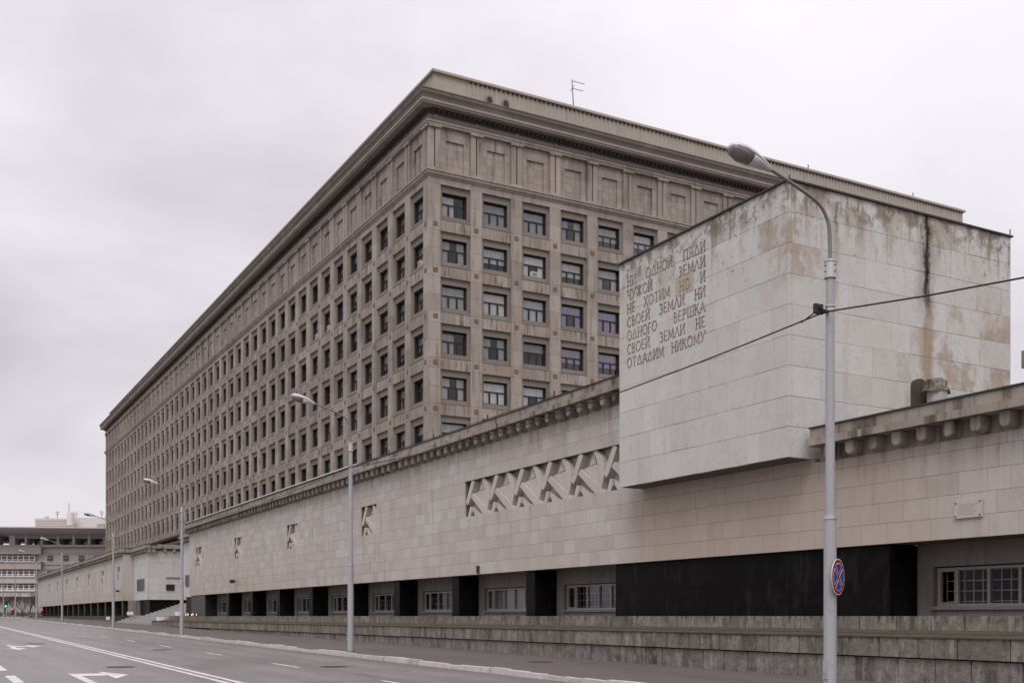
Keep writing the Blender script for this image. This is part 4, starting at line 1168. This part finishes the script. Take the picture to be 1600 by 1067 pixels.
t = thing('wall_plaque', (-134.6, 23.2, 3.7), 'dark bronze plaque on the pale end of the farther wing, left of the stairs', 'plaque')
piece('plate', M['plaque_dk'], t, (-134.6, 23.25, 3.72), (4.6, .1, 1.25)); piece('border', M['surround'], t, (-134.6, 23.26, 3.72), (4.75, .1, 1.4))
t = thing('wall_plaque', (-130.1, 25.5, 3.4), 'small dark plaque on the flank wall above the stairs', 'plaque')
piece('plate', M['plaque_dk'], t, (-130.13, 25.8, 3.35), (.1, .85, .6)); piece('border', M['dark_metal'], t, (-130.15, 25.8, 3.35), (.08, .95, .7))
t = thing('wall_plaque', (-109, 23.2, 3.4), 'narrow dark plaque on the set back strip at the left end of the carved wing', 'plaque')
piece('plate', M['plaque_dk'], t, (-109.0, 23.25, 3.5), (1.6, .1, 1.0)); piece('border', M['surround'], t, (-109.0, 23.26, 3.5), (1.75, .1, 1.12))

# ------------------------------------------------------------------ stairs and white blocks
st = thing('entrance_stairs', (-120, 24, g(-120)), 'wide pale stone stairs climbing between the two limestone wings', 'stairs')
z = g(-120)-.02
for k in range(15):
    y0 = 20.3+.46*k
    MB().box(-135.9 if k < 6 else -130.4, -109.9, y0, y0+(.48 if k < 14 else 10), z+.155*k-.3, z+.155*(k+1)).build('step', M['step'], st, (-120, y0, z))
for x_, y_, z_, lab in ((-139.6, 20.4, -.476, 'white concrete block on the plinth ledge left of the fourth lamp'), (-131.9, 21.6, 0.1, 'white concrete block by the black wall left of the stairs'),
                        (-107.6, 20.4, -.476, 'white concrete block on the low ledge at the right foot of the stairs'), (-103.4, 21.3, 0.0, 'white concrete block on the plinth top right of the stairs')):
    t = thing('concrete_block', (x_, y_, z_), lab, 'block', 'white blocks round the stairs')
    piece('block', M['white_block'], t, (x_, y_, z_+.2), (1.3, .5, .40)); piece('base', M['plinth2'], t, (x_, y_, z_+.02), (1.36, .56, .04))
for k, (x_, lab) in enumerate(((-101.9, 'leftmost'), (-101.0, 'second from left'), (-99.6, 'third from left'), (-99.0, 'fourth from left'), (-97.6, 'rightmost'))):  # glowing stubs added where car headlights glint in the polished granite
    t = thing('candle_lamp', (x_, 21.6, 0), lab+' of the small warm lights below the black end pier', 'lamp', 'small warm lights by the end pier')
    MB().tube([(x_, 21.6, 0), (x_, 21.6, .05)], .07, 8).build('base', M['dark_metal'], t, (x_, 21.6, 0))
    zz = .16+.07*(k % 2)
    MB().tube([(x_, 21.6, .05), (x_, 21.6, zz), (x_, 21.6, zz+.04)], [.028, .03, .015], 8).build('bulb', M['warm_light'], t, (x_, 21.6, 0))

# ------------------------------------------------------------------ street lamps
ARM = [(0, 8.18), (-.02, 8.78), (-.10, 8.99), (-.22, 9.14), (-.42, 9.26), (-.95, 9.44), (-1.52, 9.61)]
def lamp(x, lab):
    y, z0 = 14.8, g(x)-.02
    t = thing('street_lamp', (x, y, z0), lab, 'street lamp', 'street lamps along the kerb')
    P = lambda dy, dz: (x, y+dy, z0+dz)
    MB().tube([P(0, 0), P(0, 3.45)], [.122, .114], 16, False).build('lower_pole', M['pole'], t, P(0, 0), True)
    MB().tube([P(0, 3.43), P(0, 8.2)], [.088, .076], 16, False).build('upper_pole', M['pole'], t, P(0, 3.4), True)
    MB().tube([P(0, 3.40), P(0, 3.47)], .128, 16).build('joint_ring', M['metal'], t, P(0, 3.4))
    b = MB(); b.tube([P(0, 7.86), P(0, 8.18)], .094, 16); b.tube([P(0, 7.86), P(0, 7.90)], .108, 16); b.tube([P(0, 8.16), P(0, 8.2)], .108, 16)
    c = b.build('collar', M['metal'], t, P(0, 7.9))
    bb = MB()
    for a in (.3, 2.4, 4.5):
        for zz in (7.98, 8.09):
            bb.tube([(x+.09*math.cos(a), y+.09*math.sin(a), z0+zz), (x+.115*math.cos(a), y+.115*math.sin(a), z0+zz)], .012, 6)
    bb.build('bolts', M['dark_metal'], c, P(0, 7.9))
    MB().box(x-.05, x+.05, y-.135, y-.10, z0+.45, z0+.80).build('access_door', M['pole'], t, P(0, .45))
    MB().tube([P(0, 0), P(0, .05)], .16, 16).build('base_ring', M['mortar_dk'], t, P(0, 0))
    pts = []
    for i in range(len(ARM)-1):
        for k in range(4):
            f = k/4; p0 = ARM[max(i-1, 0)]; p1 = ARM[i]; p2 = ARM[i+1]; p3 = ARM[min(i+2, len(ARM)-1)]
            def cr(a, b_, c_, d): return .5*(2*b_+(c_-a)*f+(2*a-5*b_+4*c_-d)*f*f+(3*b_-a-3*c_+d)*f**3)
            pts.append(P(cr(p0[0], p1[0], p2[0], p3[0]), cr(p0[1], p1[1], p2[1], p3[1])))
    pts.append(P(*ARM[-1]))
    MB().tube(pts, [.038]*6+[.032]*(len(pts)-6), 10, False).build('arm', M['arm'], t, P(0, 8.2), True)
    # luminaire: shell on top, bowl below
    ax = Vector((0, -1, .235)).normalized(); upv = Vector((0, .235, 1)).normalized(); o = Vector(P(-1.44, 9.585))
    prof = [(0, .045, .045, .045), (.12, .075, .075, .06), (.30, .13, .115, .09), (.52, .175, .145, .14), (.72, .185, .145, .155), (.88, .15, .115, .12), (.96, .07, .06, .06)]
    top, bot = [], []
    for s_, hw, ht, hb in prof:
        c_ = o+ax*s_
        top.append([c_+Vector((1, 0, 0))*hw*math.cos(R_(18*k))+upv*(ht*math.sin(R_(18*k))) for k in range(11)])
        bot.append([c_+Vector((1, 0, 0))*hw*.97*math.cos(R_(180+18*k))+upv*(hb*math.sin(R_(180+18*k))-.004) for k in range(11)])
    hd = MB().loft(top).build('lamp_head', M['shell'], t, P(-1.6, 9.6), True)
    MB().loft(bot[:4]).build('gear_cover', M['far_grey'], hd, P(-1.6, 9.6), True)
    MB().loft(bot[3:]).build('lamp_bowl', M['lampglass'], hd, P(-1.6, 9.6), True)
    return t


for x_, lab in ((-14.73, 'nearest grey street lamp, carrying the round no stopping sign'), (-40.1, 'second street lamp from the right, standing before the long carved wing'),
                (-71.05, 'third street lamp from the right, at the left end of the carved wing'), (-98.9, 'fourth street lamp from the right, before the pale end of the farther wing'),
                (-137.1, 'fifth street lamp from the right, before the row of black piers'), (-168.7, 'sixth street lamp from the right, at the far end of the farther wing'),
                (-207.4, 'seventh street lamp from the right, just right of the red signal'), (-237.5, 'farthest street lamp at the left edge beside the green signal')):
    lamp(x_, lab)

# cable strung from lamp to lamp
t = thing('overhead_cable', (-14.73, 14.7, 5.62), 'black overhead cable strung between the street lamps across the inscribed block', 'cable')
b = MB(); px_ = [13, -14.73, -40.1, -71.05, -98.9, -137.1]
for i in range(len(px_)-1):
    a, e = px_[i], px_[i+1]
    za, ze = (g(a)+7.2, g(e)+7.2)
    if i == 0: za = 5.5
    pts = []
    for k in range(13):
        f = k/12; pts.append((a+(e-a)*f, 14.66, za+(ze-za)*f-4*(.95, .42, .4, .35, .5)[i]*f*(1-f)))
    b.tube(pts, .016 if i < 2 else .012, 6)
b.build('cable', M['rubber'], t, WO[t.name])
zc = g(-14.73)+7.2
br = thing('cable_bracket', (-14.73, 14.7, zc), 'dark cable clamp strapped round the nearest street lamp', 'bracket')
MB().tube([(-14.73, 14.8, zc+.03), (-14.73, 14.8, zc+.07)], .094, 14).build('strap', M['metal'], br, WO[br.name])
MB().tube([(-14.73, 14.8, zc+.11), (-14.73, 14.8, zc+.14)], .094, 14).build('strap', M['metal'], br, WO[br.name])
b = MB(); b.box(-14.86, -14.80, 14.50, 14.70, zc-.02, zc+.16); b.box(-14.80, -14.68, 14.64, 14.72, zc-.01, zc+.03); b.tube([(-14.83, 14.52, zc), (-15.3, 14.64, zc-.06)], .014, 6); b.tube([(-14.83, 14.52, zc+.15), (-14.72, 14.7, zc+.02)], .014, 6)
b.build('clamp', M['rubber'], br, WO[br.name])

# no stopping sign on the nearest lamp
ang = math.atan2(.42, .906)
sg = thing('road_sign', (-14.73+.906*.15, 14.8+.42*.15, .72), 'round blue and red no stopping sign strapped to the nearest street lamp', 'road sign', rot=ang+math.pi/2)
WO[sg.name] = Vector((0, 0, 0))                     # its parts are given in the sign's own axes: x across, -y to the front, z up
def disc(name, r, y0, y1, m, n=40):
    b = MB(); b.tube([(0, y0, 0), (0, y1, 0)], r, n); return put(name, b.mesh(name, m), sg, (0, 0, 0))
disc('plate', .335, .004, -.004, M['sign_white']); disc('back', .325, .016, .0045, M['sign_back']); disc('red_ring', .318, -.003, -.007, M['sign_red'])
def wedge(r, a0, a1, inset, y0, y1):
    n = 14; pts = []
    am = R_((a0+a1)/2); half = R_((a1-a0)/2); da = inset/r
    tipd = inset/math.sin(half)
    pts.append((tipd*math.cos(am), tipd*math.sin(am)))
    for i in range(n+1):
        a = am-(half-math.asin(min(.95, inset/r)))+2*(half-math.asin(min(.95, inset/r)))*i/n
        pts.append((r*math.cos(a), r*math.sin(a)))
    b = MB(); b.prism(pts, 'y', y0, y1); return b
for a0 in (45, 135, 225, 315):
    put('white_edge', wedge(.258, a0, a0+90, .03, -.006, -.009).mesh('white_edge', M['sign_white']), sg)
    put('blue_field', wedge(.246, a0, a0+90, .043, -.008, -.011).mesh('blue_field', M['sign_blue']), sg)
b = MB(); b.box(-.015, .015, .016, .05, -.25, .25); b.box(-.12, .12, .03, .045, .10, .13); b.box(-.12, .12, .03, .045, -.13, -.10)
put('mount', b.mesh('mount', M['metal']), sg)

# small fittings on the limestone
def fitting(x, y, z, lab):
    t = thing('wall_fitting', (x, y, z), lab, 'wall fitting')
    MB().box(x-.03, x+.03, y-.35, y, z-.03, z+.03).build('arm', M['dark_metal'], t, (x, y, z))
    MB().box(x-.1, x+.1, y-.55, y-.2, z-.13, z+.13).build('housing', M['dark_metal'], t, (x, y, z))
fitting(-85.2, 22.0, 2.72, 'small dark camera on the carved wing below its second panel from the left')
fitting(-141.3, 22.0, 3.1, 'small dark camera on the farther wing beside the fourth lamp')
piece_t = thing('wall_fitting', (-43.2, 21.95, 2.05), 'tiny dark box on the lower edge of the wall below the long carved frieze', 'wall fitting')
piece('housing', M['dark_metal'], piece_t, (-43.2, 21.95, 2.06), (.12, .1, .3)); piece('cap', M['rubber'], piece_t, (-43.2, 21.94, 2.22), (.16, .13, .03))
# pegs of the lightning conductor along the eaves
lr = thing('lightning_conductor', (-60, 21.7, 8.5), 'thin conductor wire on short black pegs along the long eaves', 'wire')
x = -36.0; b = MB(); pts = []
k = 0
while x > -102:
    zt = 8.52
    p = MB(); p.tube([(x, 21.62, zt-.05), (x, 21.62, zt+.2)], .028, 6); p.build('peg', M['rubber'], lr, (x, 21.62, zt))
    pts.append((x, 21.62, zt+.03)); x -= 5.6
b.tube(pts, .012, 5).build('wire', M['dark_metal'], lr, WO[lr.name])

# ------------------------------------------------------------------ the far institutional building (local axes: x to the right, y away)
FT = 250.0; K = FT/1690
fb = thing('institute_building', (-CS*FT, SN*FT, -.26), 'distant tan building with ribbon windows and a flat overhanging roof at the street end', 'building', rot=math.atan2(CS, SN))
WO[fb.name] = Vector((0, 0, -.26))
def fbox(name, px0, px1, py0, py1, d0, d1, m, parent=fb):
    x0, x1 = (px0-800)*K, (px1-800)*K; z0, z1 = (962-py1)*K, (962-py0)*K
    c = ((x0+x1)/2, (d0+d1)/2, (z0+z1)/2)
    o = MB().box(x0, x1, d0, d1, z0, z1)
    me = o.mesh(name, m, c); return put(name, me, parent, c)
fbox('body', -160, 230, 852, 964, 1.5, 30, M['far_tan'])
for i, (a, e) in enumerate(((852.5, 865.5), (878, 889), (901, 911), (923, 932))):
    fbox('tan_band', -160, 66, a, e, -.8, 1.6, M['far_tan']); fbox('tan_band', 66, 230, a, e, .6, 1.6, M['far_tan'])
    fbox('moulding', -160, 66.5, a-.6, a+.6, -1.1, 1.5, M['far_grey']); fbox('moulding', 66.5, 230, a+3, a+3.8, .3, 1.5, M['far_grey'])
for i, (a, e) in enumerate(((865.5, 878), (889, 901), (911, 923))):
    gz = fbox('ribbon_window', -160, 54, a+1, e-2, .2, 1.4, M['far_glass'])
    b = MB()
    for k in range(25):
        x_ = (54-8.6*k-800)*K; b.box(x_-.12, x_+.12, 0, .25, (962-e+2)*K, (962-a-1)*K)
    for zz in (a+3.2, e-4): b.box((-160-800)*K, (54-800)*K, .02, .22, (962-zz)*K-.08, (962-zz)*K+.08)
    b.box((-160-800)*K, (54.5-800)*K, -.1, .3, (962-e+2)*K-.25, (962-e+2)*K)
    c = ((-50-800)*K, 0, (962-a)*K); put('mullions', b.mesh('mullions', M['far_white'], c), gz, c)
    fbox('pale_wall', 54, 230, a, e, .9, 1.55, M['far_pale'])
    for k, (p0, p1) in enumerate(((72, 80), (97, 104.5), (121, 129), (146, 154))):
        wdw = fbox('window', p0, p1, a+2, e-2.5, .6, 1.0, M['far_glass']); fbox('frame', p0, p1, a+5.2, a+5.8, .5, .62, M['far_white'], wdw)
fbox('lower_storey', -160, 66, 932, 958, .4, 2, M['far_soffit'])
fbox('base', -160, 230, 954, 966, .0, 2.2, M['far_grey'])
# open top storey with pillars under the roof slab
fbox('loggia_wall', 41, 230, 838, 853, 4, 20, M['far_soffit'])
fbox('loggia_parapet', -160, 230, 851, 854.5, -.6, 2, M['far_tan'])
for p0, p1 in ((13, 22), (37.5, 41), (62.5, 65.5), (87.5, 91), (112, 115.5), (136, 140), (160, 164), (-12, -6)): fbox('pillar', p0, p1, 836, 853, .4, 3.5, M['far_grey'])
for p0, p1 in ((44, 61), (67, 86), (92, 111), (117, 135), (141, 159)):
    wdw = fbox('loggia_window', p0, p1, 841, 852, 3.6, 4.1, M['far_glass']); fbox('door', (p0+p1)/2-3, (p0+p1)/2+3, 845, 852, 3.4, 3.7, M['far_grey'], wdw)
fbox('lintel', 13, 230, 836, 841, .6, 3.4, M['far_soffit'])
b = MB(); r0 = [((-200-800)*K, -7, (962-826)*K), ((240-800)*K, -7, (962-829.5)*K), ((240-800)*K, -7, (962-828)*K), ((-200-800)*K, -7, (962-824)*K)]
r1 = [((-200-800)*K, 2, (962-837)*K), ((240-800)*K, 2, (962-838)*K), ((240-800)*K, 2, (962-827)*K), ((-200-800)*K, 2, (962-823)*K)]
r2 = [((-200-800)*K, 26, (962-837)*K), ((240-800)*K, 26, (962-838)*K), ((240-800)*K, 26, (962-827)*K), ((-200-800)*K, 26, (962-823)*K)]
c = ((0-800)*K, 0, (962-830)*K); b.loft([r0, r1, r2]); put('roof_slab', b.mesh('roof_slab', M['far_grey'], c), fb, c)
fbox('penthouse', 40, 95, 806.5, 828, 5, 20, M['far_tan']); fbox('penthouse', 95, 230, 805, 829, 5.4, 20, M['far_grey'])
for yy in (810, 814, 818): fbox('joint_line', 40, 95, yy, yy+.7, 4.9, 5.1, M['far_soffit'])
fbox('grille', 138, 150, 815, 822, 5.2, 5.5, M['far_soffit']); fbox('hatch', 149, 162, 803, 805.3, 6, 9, M['far_soffit'])
def fthing(name, px, py, lab, cat, grp=None):
    x_ = (px-800)*K; zz = (962-py)*K; y_ = 9
    X = -CS*(FT+y_)+SN*x_; Y = SN*(FT+y_)+CS*x_
    t = thing(name, (X, Y, zz), lab, cat, grp, rot=math.atan2(CS, SN)); WO[t.name] = Vector((0, 0, 0)); return t
def fmesh(b, name, m, t): return put(name, b.mesh(name, m, smooth=False), t, (0, 0, 0))
t = fthing('roof_drum', 102, 819, 'grey rounded drum on the roof of the distant building', 'drum')
fmesh(MB().tube([(0, -6, -.1), (0, -6, .1), (0, -6, 1.9), (0, -6, 2.9), (0, -6, 3.1)], [.5, .75, .88, .88, .8], 16), 'drum', M['far_pale'], t); fmesh(MB().box(-.4, .4, -6, -3.9, .2, .6), 'stay', M['far_grey'], t)
t = fthing('satellite_dish', 90, 806, 'tilted dark satellite dish on the distant roof left of the drum', 'dish')
b = MB(); rr = []
for q, r in ((0, 1.0), (.12, .85), (.3, .45), (.36, .05)): rr.append([(.5+.35*q+r*.45*math.cos(2*math.pi*k/14)+r*.35*math.sin(2*math.pi*k/14), q, .95+r*.95*math.sin(2*math.pi*k/14)) for k in range(14)])
fmesh(b.loft(rr), 'dish', M['far_grey'], t); fmesh(MB().tube([(.4, .3, 0), (.5, .3, .9)], .1, 6), 'mast', M['dark_metal'], t)
t = fthing('satellite_dish', 140, 806, 'flat pale satellite dish on the distant roof nearest the tan office block', 'dish')
b = MB(); rr = []
for z_, r in ((0, 1.0), (.3, .8), (.6, .35), (.68, .05)): rr.append([(r*math.cos(2*math.pi*k/14), r*.6*math.sin(2*math.pi*k/14), z_) for k in range(14)])
fmesh(b.loft(rr), 'dish', M['far_grey'], t); fmesh(MB().box(-.2, .2, -.2, .2, -.4, .05), 'mast', M['dark_metal'], t)
for px, h, lab in ((83, 3.9, 'tall thin mast on the distant roof'), (64, 2.0, 'short lattice aerial at the left part of the distant roof'), (136, 2.1, 'aerial with crossbars on the distant roof beside the flat dish')):
    t = fthing('roof_aerial', px, 806, lab, 'aerial'); fmesh(MB().tube([(0, 0, -.1), (0, 0, h)], .06, 6), 'mast', M['dark_metal'], t)
    if px != 83: fmesh(MB().box(-.6, .6, -.04, .04, h-.3, h-.22).box(-.4, .4, -.04, .04, h-.8, h-.72), 'crossbar', M['dark_metal'], t)
t = fthing('roof_cowl', 47, 806.5, 'small dark cowl at the left corner of the distant penthouse', 'cowl'); fmesh(MB().box(-.3, .3, -.3, .3, -.05, .6).box(-.4, .4, -.4, .4, .6, .8), 'cowl', M['far_grey'], t)

# ------------------------------------------------------------------ bare trees and signals at the far junction
def bare_tree(F, px, h, lab, seed):
    rnd = random.Random(seed)
    Rr = (px-800)/1690*F; X, Y = -CS*F+SN*Rr, SN*F+CS*Rr; z0 = g(X)-.25
    t = thing('bare_tree', (X, Y, z0), lab, 'tree', 'bare trees at the end of the street')
    tr, tw = MB(), MB()
    def grow(p, d, l, r, lvl):
        q = p+d*l
        (tr if lvl < 2 else tw).tube([p, p+d*l*.5+Vector((rnd.uniform(-.05, .05), rnd.uniform(-.05, .05), 0))*l, q], [r, r*.85, r*.66], 5 if lvl < 2 else 3, False)
        if lvl == 5: return
        for k in range(3 if lvl else 5):
            nd = (d+Vector((rnd.uniform(-1, 1), rnd.uniform(-1, 1), rnd.uniform(-.15, .75)))*(.62 if lvl else .75)).normalized()
            grow(p+d*l*rnd.uniform(.6, 1), nd, l*rnd.uniform(.6, .82), r*.58, lvl+1)
    grow(Vector((X, Y, z0)), Vector((0, 0, 1)), h*.28, h*.017, 0)
    tr.build('trunk', M['bark'], t, (X, Y, z0)); tw.build('crown', M['twig'], t, (X, Y, z0))
for k, (F, px, h, lab) in enumerate(((236, 58, 6.6, 'bare tree beside the far end of the limestone wing'), (240, 47, 7.6, 'tall bare tree left of the sixth street lamp'), (238, 35, 7.0, 'bare tree between the seventh and sixth street lamps'),
                                     (241, 22, 7.4, 'bare tree behind the red signal'), (238, 8, 7.0, 'bare tree behind the green signal'), (242, -8, 7.5, 'bare tree at the left edge of the view'))):
    bare_tree(F, px, h, lab, 40+k)
t = thing('hedge', (-CS*236+SN*-106, SN*236+CS*-106, g(-230)), 'low dark leafless hedge along the foot of the distant building', 'hedge', rot=math.atan2(CS, SN))
WO[t.name] = Vector((0, 0, 0)); rnd = random.Random(3); b = MB()
for k in range(1500):
    p = Vector((rnd.uniform(-16, 5), rnd.uniform(-.7, .7), rnd.uniform(0, .8))); d = Vector((rnd.uniform(-.4, .4), rnd.uniform(-.4, .4), rnd.uniform(.5, 1)))
    b.tube([p, p+d], [.035, .01], 3, False)
o = put('twigs', b.mesh('twigs', M['twig']), t); o['kind'] = 'stuff'


def signal(F, px, py, m, lab, zl):
    Rr = (px-800)/1690*F; X, Y = -CS*F+SN*Rr, SN*F+CS*Rr; z0 = g(X)-.1; zc_ = (962-py)/1690*F
    t = thing('traffic_light', (X, Y, z0), lab, 'traffic light', 'traffic lights at the far junction', rot=math.atan2(CS, SN)); WO[t.name] = Vector((0, 0, z0))
    MB().tube([(0, .2, z0), (0, .2, zc_+.5)], .06, 8).build('pole', M['metal'], t, (0, 0, z0))
    hs = MB().box(-.22, .22, -.12, .12, zc_-.62+zl, zc_+.62+zl).build('housing', M['rubber'], t, (0, 0, z0))
    for k in range(3):
        zz = zc_+zl+.4-.4*k; lit = (m is M['green_light'] and k == 2) or (m is M['red_light'] and k == 0)
        MB().tube([(0, -.12, zz), (0, -.16, zz)], .17, 14).build('lens', m if lit else M['dark_metal'], t, (0, 0, z0))
signal(205, 9.5, 946.5, M['green_light'], 'traffic light showing green at the far left junction', .4)
signal(205, 20, 951, M['red_light'], 'traffic light showing red right of the green one at the junction', -.4)
signal(228, 66, 952, M['red_light'], 'traffic light showing red at the far foot of the farther wing', -.4)  # added signal, stands for a red light mirrored in the granite
